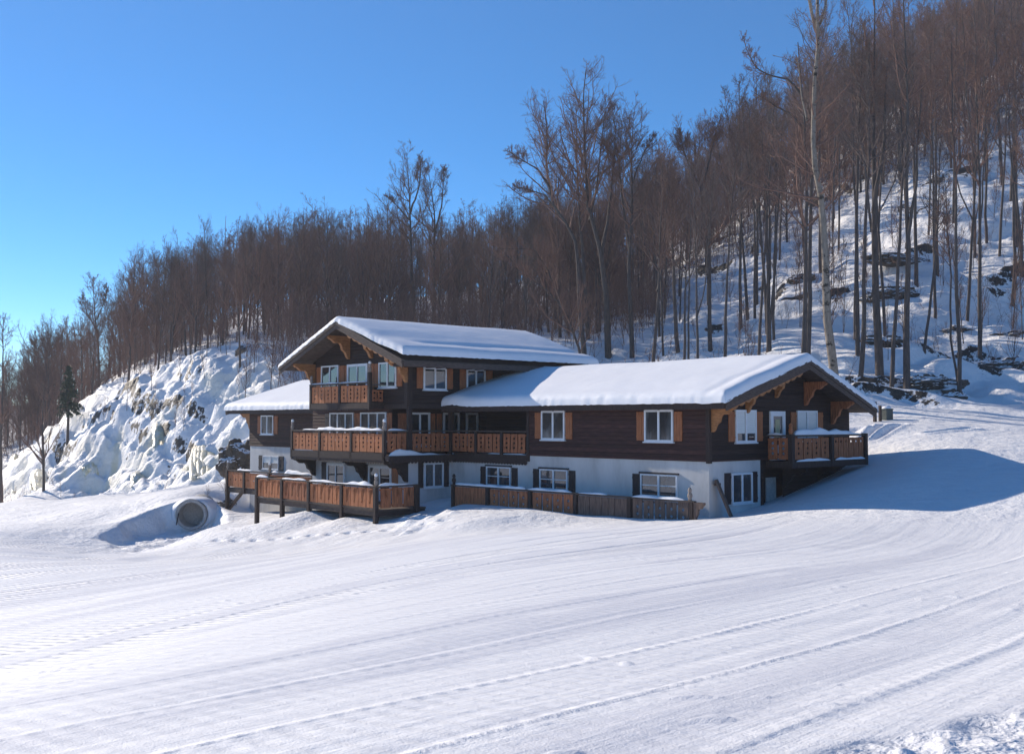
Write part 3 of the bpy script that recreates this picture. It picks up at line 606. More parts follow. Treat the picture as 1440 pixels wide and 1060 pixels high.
def finial(T,a,z,parent,snow=True,h=.5,m='finial'):
    c=T(a,-.01,z); k=MB(); k.lathe(c,[(.0,0),(.075,.0),(.06,.08),(.10,.16),(.085,.26),(.05,.31),(.085,.38),(.05,.47),(0,.5)],8); f=k.build('finial',M[m],parent,True)
    if snow: k=MB(); k.lathe(T(a,-.01,z+.46),[(.06,0),(.085,.04),(.06,.12),(0,.15)],8); k.build('snow_cap',M['snow'],f,True)
def handrail(T,a0,a1,z,parent,w=.15,h=.07):
    k=MB(); k.box(T,a0,a1,-w/2,w/2,z-h,z); return k.build('handrail',M['deckwood'],parent)
def railsnow(T,a0,a1,z,h,parent,w=.18,seed=0,prof=None,name='rail_snow'):
    n=max(4,int((a1-a0)/.12)); P=[]; kk=7
    for i in range(n+1):
        t=i/n; a=a0+(a1-a0)*t; e=min(1,min(t,1-t)*n/3.)
        hh=h*(.75+.5*float(perlin(a*1.3+seed,seed*1.7+.2)))*math.sqrt(max(e,0)); 
        if prof: hh*=prof(t)
        hh=max(hh,.004)
        for j in range(kk):
            f=j/(kk-1)*math.pi; ww=w*(.8+.25*float(perlin(a*2+seed+9,j*.3)))*(.35+.65*math.sqrt(max(e,0))); P.append(T(a,-math.cos(f)*ww*.5,z+.003+hh*math.sin(f)**.7))
    Fc=[(i*kk+j,(i+1)*kk+j,(i+1)*kk+j+1,i*kk+j+1) for i in range(n) for j in range(kk-1)]
    me=npmesh(name,np.array(P),np.array(Fc),M['snow'],True); return ob(name,me,parent)
def valance(T,a0,a1,z,depth,parent,d=0.,step=.2):
    n=max(2,int((a1-a0)/step)); pts=[(a1,z),(a0,z)]
    for i in range(n*4+1):
        pts.append((a0+(a1-a0)*i/(n*4),z-depth*(.45+.55*abs(math.sin(math.pi*i/4)))))
    k=MB(); k.prism([T(a,d,zz) for a,zz in pts],[T(a,d+.03,zz) for a,zz in pts]); return k.build('scalloped_valance',M['post'],parent)
# lower balcony and loggia
VB=-3.97
k=MB(); k.box(U,15.4,24.15,VB-.02,VT,-.30,-.10); k.box(U,15.4,17.0,VT,.0,-.302,-.102); k.box(U,10.2,15.73,-.03,2.3,-.30,-.10); k.box(U,15.73,17.,0,2.3,-.301,-.101)
BALC=k.build('balcony',M['deckwood'],CH)
TF=FR(VB); TS=GB(US); TL=FR(-.0)
posts=[24.05,21.35,18.5,15.78]
for a,b in zip(posts[1:],posts[:-1]): railing(TF,a+.1,b-.1,.06,.93,'cedar',BALC,.66)
for a in posts: rpost(TF,a,-.36,1.02,BALC)
handrail(TF,15.7,24.15,1.08,BALC); k=MB(); k.box(TF,15.7,24.12,.02,.07,-.32,.02); k.build('floor_beam',M['post'],BALC); valance(TF,15.7,24.12,-.32,.16,BALC,.02)
railing(TS,-3.86,-2.72,.06,.93,'cedar_dark',BALC,.55); railing(TS,-2.4,-.12,.06,.93,'cedar_dark',BALC,.57)
handrail(TS,-3.9,.0,1.08,BALC); k=MB(); k.box(GB(15.4),-3.99,.0,0,.05,-.33,-.10); k.build('floor_beam',M['post'],BALC); valance(GB(15.4),-3.98,.0,-.32,.16,BALC,.0)
rpost(TS,-2.55,-.3,2.25,BALC,.2); rpost(TS,.0,-.3,2.4,BALC,.2)
for a,b in ((10.3,11.85),(12.02,13.7),(13.88,15.6)): railing(TL,a,b,.06,.93,'cedar_dark',BALC,.56)
for a in (11.94,13.79): rpost(TL,a,-.3,1.02,BALC)
handrail(TL,10.2,15.65,1.08,BALC); k=MB(); k.box(TL,10.2,15.4,.035,.08,-.32,-.02); k.build('floor_beam',M['post'],BALC); valance(TL,10.2,15.4,-.32,.16,BALC,.035)
rpost(TL,10.12,-.3,2.1,BALC,.16)
finial(TF,24.05,1.02,BALC); finial(TF,15.78,1.02,BALC)
railsnow(TF,15.9,23.0,1.08,.17,BALC,.24,3,lambda t:.35+.65*(t<.78)); railsnow(TS,-3.8,-2.7,1.08,.16,BALC,.2,5,lambda t:1.2*(1-t)+.1)
railsnow(GB(15.5),-3.9,-.2,-.10,.42,BALC,.2,8,lambda t:max(.05,1.-1.15*t),'ledge_snow')
railsnow(FR(.03),10.3,13.0,-.02,.05,BALC,.08,12,None,'ledge_snow')
# upper balcony
k=MB(); k.box(U,17.65,23.15,-3.47,VT,2.2,2.36); UB=k.build('balcony',M['deckwood'],CH); T3=FR(-3.45)
railing(T3,20.45,22.98,2.45,3.28,'cedar',UB,.62); railing(T3,17.85,20.25,2.45,3.28,'cedar',UB,.6)
for a in (23.06,20.35): rpost(T3,a,2.1,3.4,UB)
rpost(T3,17.74,2.1,3.9,UB,.17)
handrail(T3,17.7,23.15,3.43,UB); k=MB(); k.box(T3,17.66,23.14,.02,.07,2.14,2.42); k.build('floor_beam',M['post'],UB); valance(T3,17.66,23.14,2.16,.12,UB,.02)
railing(GB(17.72),-3.38,-2.66,2.48,3.05,'cedar_dark',UB,.36); k=MB(); k.box(GB(17.7),-3.45,-2.62,0,.06,2.14,2.42); k.build('floor_beam',M['post'],UB)
k=MB(); k.box(GB(17.72),-3.4,-2.64,-.03,.02,3.28,3.34); k.build('handrail',M['iron'],UB)
railsnow(T3,17.85,23.1,3.43,.07,UB,.17,21); finial(T3,17.74,3.85,UB,True,.4); finial(T3,23.06,3.4,UB,False)
# gable balcony on the right
k=MB(); k.box(U,-1.22,-.066,3.7,9.5,-.30,-.12); RB=k.build('balcony',M['post'],CH); T4=GB(-1.18); T5=FR(3.75)
railing(T5,-1.1,-.1,-.02,.84,'cedar_dark',RB,.5); railing(T4,3.95,6.55,-.02,.84,'cedar_dark',RB,.64); railing(T4,6.85,9.3,-.02,.84,'cedar_dark',RB,.41,(.8,),gap=.05)
for a in (3.78,6.7,9.42): rpost(T4,a,-.36,1.0,RB,.2)
finial(T4,3.78,.95,RB,False,.5,'cedar_dark')
handrail(T4,3.7,9.5,.97,RB,.16); handrail(T5,-1.15,-.07,.97,RB,.12); k=MB(); k.box(T4,3.7,9.52,.045,.09,-.36,-.1); k.build('floor_beam',M['post'],RB); k=MB(); k.box(T5,-1.2,-.07,.055,.1,-.36,-.1); k.build('floor_beam',M['post'],RB)
railsnow(T4,4.0,9.0,.97,.30,RB,.34,31,lambda t:1.0-.75*sst(t,.55,.95)); railsnow(T5,-.9,-.1,.97,.1,RB,.16,33)
railsnow(GB(-1.27),4.0,6.5,-.10,.13,RB,.12,35,None,'ledge_snow'); railsnow(GB(-1.27),6.9,9.3,-.10,.10,RB,.1,36,None,'ledge_snow')
# dark boarding under the gable balcony with its curved struts
k=MB(); k.box(GB(.0),4.9,10.1,.0,.03,-3.3,-.36); k.build('timber_base_wall',M['gable'],CH)
# loose plank head boards, meter box etc. on the wall foot
# ------------------------------------------------------------------ terrace deck
DK=thing('wooden_deck','raised timber terrace on dark posts with carved board railing, left of the chalet front','deck',HLOC,HROT)
ZD=-2.45; TD=FR(-5.4); TDR=GB(14.3)
k=MB(); k.box(U,14.3,25.2,-5.4,VT-.02,ZD-.08,ZD); k.box(U,UL+.02,34.1,-2.5,-.03,ZD-.081,ZD-.001); k.build('deck_floor',M['deckwood'],DK)
dp=[25.12,22.55,20.0,17.1,14.38]
def gzl(u,v): p=W(u,v,0); return gz(p[0],p[1])-O[2]
for i,(a,b) in enumerate(zip(dp[1:],dp[:-1])): railing(TD,a+.1,b-.1,-2.38,-1.5,'cedar' if i!=1 else 'cedar_dark',DK,.6,(.82,.5,.26),gap=.05)
for a in dp: rpost(TD,a,gzl(a,-5.4)-.5,-1.42,DK,.19,name='deck_post')
handrail(TD,14.25,25.2,-1.38,DK); k=MB(); k.box(TD,14.4,25.1,-.08,.0,ZD-.28,ZD-.082); k.box(TD,14.4,25.1,.035,.06,-2.47,-2.4); k.build('deck_beam',M['deckwood'],DK)
railing(TDR,-5.25,-3.32,-2.38,-1.5,'cedar_dark',DK,.62,(.82,.62),gap=.09,slip=.02); rpost(TDR,-3.2,gzl(14.3,-3.2)-.4,-1.42,DK,.22,name='deck_post'); handrail(TDR,-5.45,-3.1,-1.38,DK)
k=MB(); k.box(TDR,-5.3,-2.7,-.05,.03,ZD-.3,ZD-.082); k.build('deck_beam',M['post'],DK)
k=MB(); k.box(U,15.9,20.5,-4.2,-4.0,-4.8,ZD-.09); k.build('deck_skirt',M['deckwood'],DK)
TB=FR(-2.5)
bp=[34.0,31.9,29.0,24.3]
for a,b in zip(bp[1:],bp[:-1]): railing(TB,a+.1,b-.1,-2.38,-1.5,'cedar' ,DK,.6,(.5,),gap=.05)
for a in bp[1:]: rpost(TB,a,ZD-.3,-1.42,DK,.19,name='deck_post')
rpost(TB,34.0,gzl(34,-2.5)-.6,-1.42,DK,.2,name='deck_post')
handrail(TB,24.3,34.1,-1.38,DK); k=MB(); k.box(TB,24.3,34.05,-.08,.0,ZD-.28,ZD-.083); k.build('deck_beam',M['deckwood'],DK)
k=MB(); k.beam(V(33.9,-2.45,-3.75),V(32.1,-2.45,ZD-.1),.16,.16); k.build('brace',M['post'],DK)
k=MB(); k.box(U,21.2,21.4,-3.6,-3.4,-4.6,ZD-.1); k.build('deck_post',M['post'],DK)
TLs=lambda a,d,z:V(25.12+d,a,z)
handrail(TLs,-5.4,-2.5,-1.38,DK)
finial(TB,29.0,-1.42,DK,True); finial(TB,34.0,-1.42,DK,True); finial(TD,14.38,-1.42,DK,True)
railsnow(TD,14.6,18.0,-1.38,.26,DK,.30,41,lambda t:max(.12,math.sin(min(1,t*1.6)*math.pi))); railsnow(TD,17.5,20.0,-1.38,.11,DK,.2,42); railsnow(TD,20.3,22.6,-1.38,.09,DK,.17,43); railsnow(TD,24.0,25.2,-1.38,.16,DK,.24,44)
railsnow(TDR,-5.3,-3.4,-1.38,.22,DK,.26,45,lambda t:max(.2,1.1-1.1*t)); railsnow(TB,24.5,27.3,-1.38,.22,DK,.26,46); railsnow(TB,28.0,28.7,-1.38,.16,DK,.2,47); railsnow(TB,31.0,32.8,-1.38,.12,DK,.2,48)
# ------------------------------------------------------------------ low terrace railing before the wing
TR=thing('terrace_railing','low weathered board railing half buried in snow along the white ground floor wall','railing',HLOC,HROT); T6=FR(-1.5)
rp=[13.65,11.2,8.4,5.65,2.7,-.35]
for i,(a,b) in enumerate(zip(rp[1:],rp[:-1])):
    railing(T6,a+.12,b-.12,-2.6,-1.52,['cedar_dark','cedar_dark','cedar_dark','cedar_grey','cedar_grey'][i],TR,.62,() if i in (0,3) else (.5,.75),gap=.03 if i in(0,3) else .09)
for a in rp: rpost(T6,a,-3.0,-1.47,TR,.18)
handrail(T6,-.5,13.8,-1.43,TR,.16)
bracket(lambda a,d,z:V(-.47-d,1.5*-1+a,z),0,-1.47,.45,.75,'cedar_grey',TR,.14)
finial(T6,-.25,-1.43,TR,False,.5,'finial'); finial(T6,13.65,-1.43,TR,False,.5,'post')
railsnow(T6,8.7,13.5,-1.43,.13,TR,.30,51); railsnow(T6,5.9,8.6,-1.43,.11,TR,.26,52); railsnow(T6,3.9,5.5,-1.43,.09,TR,.24,53); railsnow(T6,.0,2.6,-1.43,.11,TR,.24,54)
# ------------------------------------------------------------------ smaller things
def board_leaning():
    t=thing('plank','grey weathered wooden plank leaning on the white gable wall','plank',HLOC,HROT)
    k=MB(); k.beam(V(-.85,.62,-2.7),V(-.10,.30,-.72),.36,.07); k.build('board',M['cedar_grey'],t)
    k=MB(); k.beam(V(-.14,.13,-.9),V(-.14,.52,-.9),.05,.09); k.build('batten',M['cedar_grey'],t); return t
board_leaning()
def culvert():
    c=at(270,723,62.2); ax=np.array([.10,-1.,-.03]); ax/=np.linalg.norm(ax); sx=np.cross(ax,(0,0,1.)); sx/=np.linalg.norm(sx); uz=np.cross(sx,ax)
    t=thing('culvert_pipe','large round concrete drain pipe mouth half buried in the snow bank left of the deck','pipe',c)
    def ring(name,prof,m,k=40):
        P=[];Fc=[]
        for (r,d) in prof:
            for i in range(k): a=2*math.pi*i/k; P.append(sx*r*math.cos(a)+uz*r*math.sin(a)+ax*d)
        n=len(prof)
        for j in range(n-1):
            for i in range(k): Fc.append((j*k+i,j*k+(i+1)%k,(j+1)*k+(i+1)%k,(j+1)*k+i))
        return ob(name,npmesh(name,np.array(P),np.array(Fc),m,True),t)
    ring('pipe_wall',[(.88,-3.),(.88,.24),(.875,.30),(.84,.31),(.72,.31),(.71,.29),(.70,.2),(.70,-.9),(.69,-.95),(0,-1.0)],M['concrete'])
    k=MB(); k.beam(sx*.80+uz*-.55+ax*.4,sx*.66+uz*.12+ax*.42,.05,.05); k.build('marker_stake',M['post'],t)
    # collar of plastered snow round the mouth
    k=48; P=[];Fc=[]; pr=[(.885,-.05),(.92,.08),(.97,.05),(1.03,-.15),(1.10,-.5),(1.15,-1.3)]
    for j,(r,d) in enumerate(pr):
        for i in range(k):
            a=2*math.pi*i/k; n=.07*float(perlin(math.cos(a)*1.6+5,math.sin(a)*1.6,j*.6)); rr=r+n*(j>0); P.append(sx*rr*math.cos(a)*(1+.05*j)+uz*rr*math.sin(a)*(1-.04*j)+ax*(d+n*.5))
    for j in range(len(pr)-1):
        for i in range(k): Fc.append((j*k+i,j*k+(i+1)%k,(j+1)*k+(i+1)%k,(j+1)*k+i))
    ob('snow_collar',npmesh('snow_collar',np.array(P),np.array(Fc),M['snow'],True),t)
culvert()
def rock(name,label,px,py,Y,sx,sy,sz,seed,rot=0,group=None):
    c=at(px,py,Y) if py>600 else hit(px,py,58.)-np.array([0,0,.42*sz]); bm=bmesh.new(); bmesh.ops.create_icosphere(bm,subdivisions=5,radius=1)
    X=np.array([v.co[:] for v in bm.verts]); Fc=np.array([[v.index for v in f.verts] for f in bm.faces]); bm.free()
    n=fbm(X[:,0]*1.3+seed,X[:,1]*1.3,X[:,2]*1.3,o=5); blk=np.round((X[:,2]*1.6+n*.9))/1.6
    X=X*(1+.34*n)[:,None]; X[:,2]=X[:,2]*.78+blk*.22; X*=np.array([sx,sy,sz]); 
    o=ob(name,npmesh(name,X,Fc,M['rock'],False)); o.location=c; o.rotation_euler=(0,0,rot); return tag(o,label,'rock',group)
rock('rock_outcrop','dark mossy boulder sticking out of the snow behind the left end of the chalet',338,648,75.5,1.5,1.2,1.5,1)
rock('rock_outcrop','dark rock ledge beside the pale slim trunk at the edge of the ski run',1330,556,68,1.5,.8,.6,2,.5)
rock('rock_outcrop','long dark rock band below a snow shelf just up the slope from the ski run',1310,534,72,2.3,.9,.6,3,.35)
rock('rock_outcrop','dark rock at the right edge of the view above the ski run',1412,513,74,2.6,1.1,.8,4,.3)
rock('rock_outcrop','small dark rock low at the far right edge under the snow shelf',1443,520,72.5,.9,.8,.8,14,.3)
rock('rock_outcrop','dark boulder between the trunks behind the thick grey tree',1238,480,80,1.9,1.,.7,5,.2)
rock('rock_outcrop','slanting rock face high between the trunks right of the birch',1255,412,93,2.6,1.2,.8,6,.3)
rock('rock_outcrop','long slanting dark slab uphill in the middle of the right slope',1270,364,101,3.8,1.2,.6,7,.45)
rock('rock_outcrop','dark stone close to the right of the white birch trunk',1130,393,100,1.6,1.,.8,8,.2)
rock('rock_outcrop','low dark rock under snow right of the thin twin trees',1354,464,83,1.6,.8,.5,9,.2)
rock('rock_outcrop','dark rock strip near the right edge halfway up the slope',1425,470,82,1.7,.8,.4,10,.4)
def utility():
    c=at(1247,580,57.5); c[2]=gz(c[0],c[1])-.2
    t=thing('utility_box','small green metal cabinet with dark posts standing in snow behind the right eave','utility box',c,.5)
    E=lambda a,d,z:(a,d,z)
    k=MB(); k.box(E,-.25,.25,-.2,.2,0,.75); k.build('cabinet',M['boxgreen'],t); k=MB(); k.box(E,-.28,.28,-.23,.23,.752,.79); k.build('lid',M['boxgreen'],t)
    k=MB(); k.box(E,-1.0,-.86,-.1,.04,0,1.15); k.build('post',M['post'],t); k=MB(); k.box(E,-.72,-.60,-.2,-.08,0,.95); k.build('post',M['post'],t)
    k=MB(); k.lathe((0,0,.79),[(.26,0),(.24,.06),(.15,.12),(0,.15)],12); k.build('snow_cap',M['snow'],t,True)
utility()

def icefall(px,p0,p1,wpx,seed,label):
    rg=np.random.default_rng(seed); a=hit(px,p0,76.,130.); f=hit(px,p1,70.,130.); wm=wpx*a[1]/F; n=max(5,int(wm/.22)); k=9; P=[];Rd=[]
    for i in range(n):
        u=(i+.5)/n-.5+rg.normal()*.03; tl=rg.uniform(.72,1.05); o=np.array([.72,-.69,0])*0+np.array([1.,0,0])*u*wm
        t=np.linspace(0,1,k); top=a+o+np.array([0,.35,.12-.25*abs(u)*2]); bot=a+(f-a)*tl+o*1.15
        c=top[None]*(1-t)[:,None]+bot[None]*t[:,None]; c[:,1]-=.38*np.sin(np.pi*np.minimum(t*1.25,1))*(1-abs(u)); c[:,2]+=.30*np.sin(np.pi*t*.5)*(1-t)
        c=c+rg.normal(size=c.shape)*.03; c[:,1]+=.22; P.append(c); Rd.append((rg.uniform(.30,.48))*(1-.30*t)*(.45+.55*np.sin(np.pi*np.minimum(t*2,1)*.5))*(1+.07*rg.normal(size=k)))
    loc=f.copy(); v,fc=[],[]; 
    P=np.array(P)-loc; Rd=np.abs(np.array(Rd)); n_,k_,_=P.shape; an=2*np.pi*np.arange(8)/8
    Vv=P[:,:,None]+Rd[:,:,None,None]*np.stack([np.cos(an),np.sin(an),0*an],-1); idx=np.arange(n_*k_*8).reshape(n_,k_,8); nx=np.roll(idx,-1,2)
    Fq=np.stack([idx[:,:-1],nx[:,:-1],nx[:,1:],idx[:,1:]],-1).reshape(-1,4)
    o=ob('icefall',npmesh('icefall',Vv.reshape(-1,3),Fq,M['ice'],True)); o.location=loc; tag(o,label,'icefall')
icefall(284,626,672,26,1,'widest yellow frozen icefall at the cliff foot beside the dark boulder')
icefall(222,596,626,12,2,'small yellow ice curtain high in the middle of the cliff')
icefall(126,650,676,17,3,'pale yellow ice bulge at mid height in the left half of the cliff')
icefall(52,660,694,16,4,'greenish yellow icefall at the cliff foot behind the thin twiggy tree')
icefall(192,664,684,11,5,'little tan ice lump at the very bottom of the cliff')
icefall(20,640,690,14,6,'leftmost frozen icefall close to the tall edge trunk')

# ------------------------------------------------------------------ bare hardwoods
def nrm(a): return a/np.maximum(np.linalg.norm(a,axis=-1,keepdims=True),1e-9)
def tubes(P,Rd,s):
    """P (n,k,3), Rd (n,k) -> quads"""
    n,k,_=P.shape
    T=np.empty_like(P); T[:,1:-1]=P[:,2:]-P[:,:-2]; T[:,0]=P[:,1]-P[:,0]; T[:,-1]=P[:,-1]-P[:,-2]; T=nrm(T)
    ref=np.where(np.abs(T[:,:1,2:])>.9,np.array([1.,0,0]),np.array([0,0,1.])); ref=np.broadcast_to(ref,P.shape)
    A=nrm(np.cross(T,ref)); B=np.cross(T,A)
    an=2*np.pi*np.arange(s)/s
    Vv=P[:,:,None]+Rd[:,:,None,None]*(A[:,:,None]*np.cos(an)[:,None]+B[:,:,None]*np.sin(an)[:,None])
    idx=np.arange(n*k*s).reshape(n,k,s); nx=np.roll(idx,-1,2)
    f=np.stack([idx[:,:-1],nx[:,:-1],nx[:,1:],idx[:,1:]],-1).reshape(-1,4)
    return Vv.reshape(-1,3),f
def children(rg,P,Rd,m,t0,t1,ang,lenf,k,up,wob,rfac,rmin,taper=.55):
    n,kk,_=P.shape; t=rg.uniform(t0,t1,(n,m)); s=t*(kk-1); i=np.minimum(s.astype(int),kk-2); fr=(s-i)[...,None]
    ar=np.arange(n)[:,None]; p=P[ar,i]*(1-fr)+P[ar,i+1]*fr; r=Rd[ar,i]*(1-fr[...,0])+Rd[ar,i+1]*fr[...,0]
    T=nrm(P[ar,i+1]-P[ar,i]); L=np.linalg.norm(np.diff(P,axis=1),axis=2).sum(1)[:,None]
    rnd=rg.normal(size=T.shape); side=nrm(rnd-(rnd*T).sum(-1,keepdims=True)*T)
    a=np.radians(rg.uniform(ang[0],ang[1],(n,m)))[...,None]; d=nrm(T*np.cos(a)+side*np.sin(a))
    ln=lenf(t)*L*rg.uniform(.65,1.25,(n,m)) if callable(lenf) else lenf*L*(1-taper*t)*rg.uniform(.65,1.25,(n,m))
    p=p.reshape(-1,3); d=d.reshape(-1,3); ln=ln.ravel(); r=r.ravel(); N=len(p)
    Q=np.empty((N,k,3)); Q[:,0]=p
    for j in range(1,k):
        d=nrm(d+np.array([0,0,up])+rg.normal(size=d.shape)*wob); Q[:,j]=Q[:,j-1]+d*(ln/(k-1))[:,None]
    r0=np.maximum(np.minimum(r*.7,rfac*ln),rmin); rr=r0[:,None]*np.linspace(1,.35,k)[None]; rr=np.maximum(rr,rmin*.7)
    return Q,rr
def resample(pts,k):
    pts=np.asarray(pts,float); d=np.r_[0,np.cumsum(np.linalg.norm(np.diff(pts,axis=0),axis=1))]; t=np.linspace(0,d[-1],k)
    return np.stack([np.interp(t,d,pts[:,i]) for i in range(3)],1)
def bare(rg,leaders,n=(26,9,6),cs=.4,ang1=(35,62),l1=.30,up=.16,rm=(.018,.011,.008),jag=.06):
    """leaders: list of (points, r0, r1). returns trunk (V,F) and crown (V,F)"""
    K=14; P=[];Q=[]
    for pts,r0,r1 in leaders:
        p=resample(pts,K); w=rg.normal(size=(K,3))*jag; w[0]=0; w[:,2]=0; w=np.cumsum(w*.6,0); w-=np.linspace(0,1,K)[:,None]*w[-1]; p=p+w
        P.append(p); rr=r1+(r0-r1)*(1-np.linspace(0,1,K))**1.1; 
        Q.append(rr)
    P=np.array(P); Q=np.array(Q)
    tv,tf=tubes(P,Q,7)
    c1,r1=children(rg,P,Q,n[0],cs,.99,ang1,lambda t:l1*(1.05-.75*((t-cs)/(1-cs))),7,up,.14,.016,rm[0])
    c2,r2=children(rg,c1,r1,n[1],.18,1.,(28,62),.42,5,up*.9,.16,.014,rm[1])
    c3,r3=children(rg,c2,r2,n[2],.15,1.,(25,60),.50,3,up*.6,.18,.012,rm[2])
    V=[];Fc=[];o=0
    for a,b,s in ((c1,r1,4),(c2,r2,3),(c3,r3,3)):
        v,f=tubes(a,b,s); V.append(v); Fc.append(f+o); o+=len(v)
    return (tv,tf),(np.vstack(V),np.vstack(Fc))
def proto_leaders(rg,H,r,fork):
    lean=rg.normal(size=2)*.03*H; base=np.array([[0,0,-1.2],[0,0,0],[lean[0]*.2,lean[1]*.2,H*.3],[lean[0]*.5,lean[1]*.5,H*.6],[lean[0],lean[1],H]],float)
    L=[(base,r,.02)]
    for i in range(fork):
        h=rg.uniform(.35,.6); p=resample(base,50)[int(h*49)]; a=rg.uniform(0,6.28); o=np.array([math.cos(a),math.sin(a),0])*H*rg.uniform(.08,.16)
        L.append((np.array([p,p+o*.45+[0,0,H*.10],p+o*.8+[0,0,(H*.97-p[2])*.55],p+o+[0,0,(H*.97-p[2])]]),r*.5*(1-h*.4),.02))
    return L
PROTO=[]
for i in range(12):
    rg=np.random.default_rng(100+i); fork=[0,1,2,0,1,1,2,0,1,2,0,1][i]; H=16.
    (tv,tf),(cv,cf)=bare(rg,proto_leaders(rg,H,rg.uniform(.15,.23),fork),n=((44,11,7) if fork==0 else (28,11,7) if fork==1 else (21,11,7)),cs=rg.uniform(.16,.34),l1=rg.uniform(.27,.38),up=rg.uniform(.08,.2),rm=(.013,.008,.0055))
    PROTO.append((npmesh('trunk',tv,tf,M['bark'],True),npmesh('crown',cv,cf,M[('twig','twig_grey','twig','twig_dark')[i%4]],False)))
TALL=[]
for i in range(9):
    rg=np.random.default_rng(150+i); fork=[0,0,1,0,1,0,2,0,1][i]; H=22.
    (tv,tf),(cv,cf)=bare(rg,proto_leaders(rg,H,rg.uniform(.13,.21),fork),n=((34,10,7) if fork==0 else (22,10,7)),cs=rg.uniform(.50,.64),l1=rg.uniform(.15,.21),up=rg.uniform(.08,.2),rm=(.014,.009,.006))
    TALL.append((npmesh('trunk',tv,tf,M['bark'],True),npmesh('crown',cv,cf,M[('twig','twig_grey','twig_dark')[i%3]],False)))
SLIM=[]
for i in range(5):
    rg=np.random.default_rng(200+i); H=10.
    (tv,tf),(cv,cf)=bare(rg,proto_leaders(rg,H,rg.uniform(.05,.08),i%2),n=(24,7,4),cs=.3,l1=.2,up=.2,rm=(.012,.009,.007))
    SLIM.append((npmesh('trunk',tv,tf,M['bark'],True),npmesh('crown',cv,cf,M['twig'],False)))
def put(proto,name,label,group,x,y,z,s,sz,rz,tilt=(0,0)):
    t=thing(name,label,'tree',(x,y,z),0,group); t.rotation_euler=(tilt[0],tilt[1],rz); t.scale=(s,s,sz)
    for nme,me in zip(('trunk','crown'),proto): ob(nme,me,t)
    return t
TAKEN=[]
def stand(n,pxr,yr,Hr,label,group,protos,seed,cond=None,mind=1.6,H0=16.,ws=1.0,name='bare_tree'):
    rg=np.random.default_rng(seed); k=0; tries=0
    N=n*40; X=rg.uniform(pxr[0],pxr[1],N); Y=np.sqrt(rg.uniform(yr[0]**2,yr[1]**2,N)); x=(X-720)/F*Y
    z,s,_,_=masks(x,Y); rl,hill,cl,_,_,_=relief(x,Y,z,s); zz=z+rl
    for i in range(N):
        if k>=n: break
        if cond is not None and not cond(X[i],Y[i],x[i],zz[i],hill[i],cl[i]): continue
        if any((x[i]-a)**2+(Y[i]-b)**2<mind**2 for a,b in TAKEN): continue
        TAKEN.append((x[i],Y[i])); k+=1; H=rg.uniform(*(Hr(X[i]) if callable(Hr) else Hr)); sc=H/H0
        put(protos[rg.integers(len(protos))],name,label,group,x[i],Y[i],zz[i]-.25,sc*rg.uniform(.85,1.1)*ws,sc,rg.uniform(0,6.28),tuple(rg.normal(size=2)*.03))
# ---- trees one can tell apart
def px3(pts,Y,rg,dep=.35,base=None):
    out=[]
    for i,(a,b) in enumerate(pts): out.append(at(a,b,Y+rg.normal()*dep*(i>0)))
    return out
def named(name,label,Y,guides,seed,n=(28,12,8),cs=.4,l1=.3,ang=(35,60),up=.16,barkm='bark',twigm='twig',group=None,ground=True,jag=.05,rm=(.018,.011,.008)):
    rg=np.random.default_rng(seed); L=[]; org=None
    for gi,(pts,r0,r1) in enumerate(guides):
        p=px3(pts,Y,rg)
        if gi==0:
            z=gz(p[0][0],p[0][1]); 
            if ground and z<p[0][2]: p=[np.array([p[0][0],p[0][1],z-.4])]+p
            elif ground: p=[np.array([p[0][0],p[0][1],p[0][2]-.6])]+p
            org=p[0].copy(); TAKEN.append((org[0],org[1]))
        L.append((np.array(p)-org,r0,r1))
    (tv,tf),(cv,cf)=bare(rg,L,n=n,cs=cs,l1=l1,ang1=ang,up=up,jag=jag,rm=rm)
    t=thing(name,label,'tree',org,0,group); ob('trunk',npmesh('trunk',tv,tf,M[barkm],True),t); ob('crown',npmesh('crown',cv,cf,M[twigm],False),t); return t
named('birch_tree','tall pale birch with dark scars on its trunk rising behind the right gable',62,
 [([(1174,540),(1171,508),(1163,450),(1160,350),(1155,280),(1146,240),(1143,190),(1145,120),(1151,60),(1149,25)],.29,.09),
  ([(1149,45),(1142,20),(1136,-10),(1128,-60)],.12,.02),([(1150,50),(1150,20),(1148,-20),(1152,-90)],.12,.02),([(1153,35),(1161,12),(1164,-20),(1172,-60)],.09,.02),
  ([(1135,170),(1127,130),(1124,100),(1120,80)],.06,.02)],301,n=(22,9,6),cs=.50,l1=.17,ang=(45,85),up=.08,rm=(.016,.009,.006),barkm='birch',jag=.015)
named('bare_tree','grey hardwood just left of the birch with a long limb reaching out to the left',66,
 [([(1128,530),(1130,400),(1131,260),(1128,150),(1124,115),(1122,60)],.19,.03),([(1128,135),(1110,112),(1085,107),(1065,98),(1052,75),(1045,50)],.075,.015),([(1129,180),(1112,160),(1090,150),(1060,130)],.08,.02)],302,n=(30,10,7),cs=.45,l1=.20,up=.1,rm=(.014,.008,.006))
named('bare_tree','hardwood leaning left with a big curved limb, leftmost of the clump behind the roofs',84,
 [([(822,500),(818,453),(812,345),(804,325),(777,287),(769,238),(771,184),(764,142)],.23,.03),([(772,262),(757,238),(735,225),(712,212)],.09,.02),([(778,290),(765,275),(745,268),(722,262)],.07,.02)],303,cs=.5,l1=.27,n=(34,12,8),up=.12,rm=(.016,.009,.006))
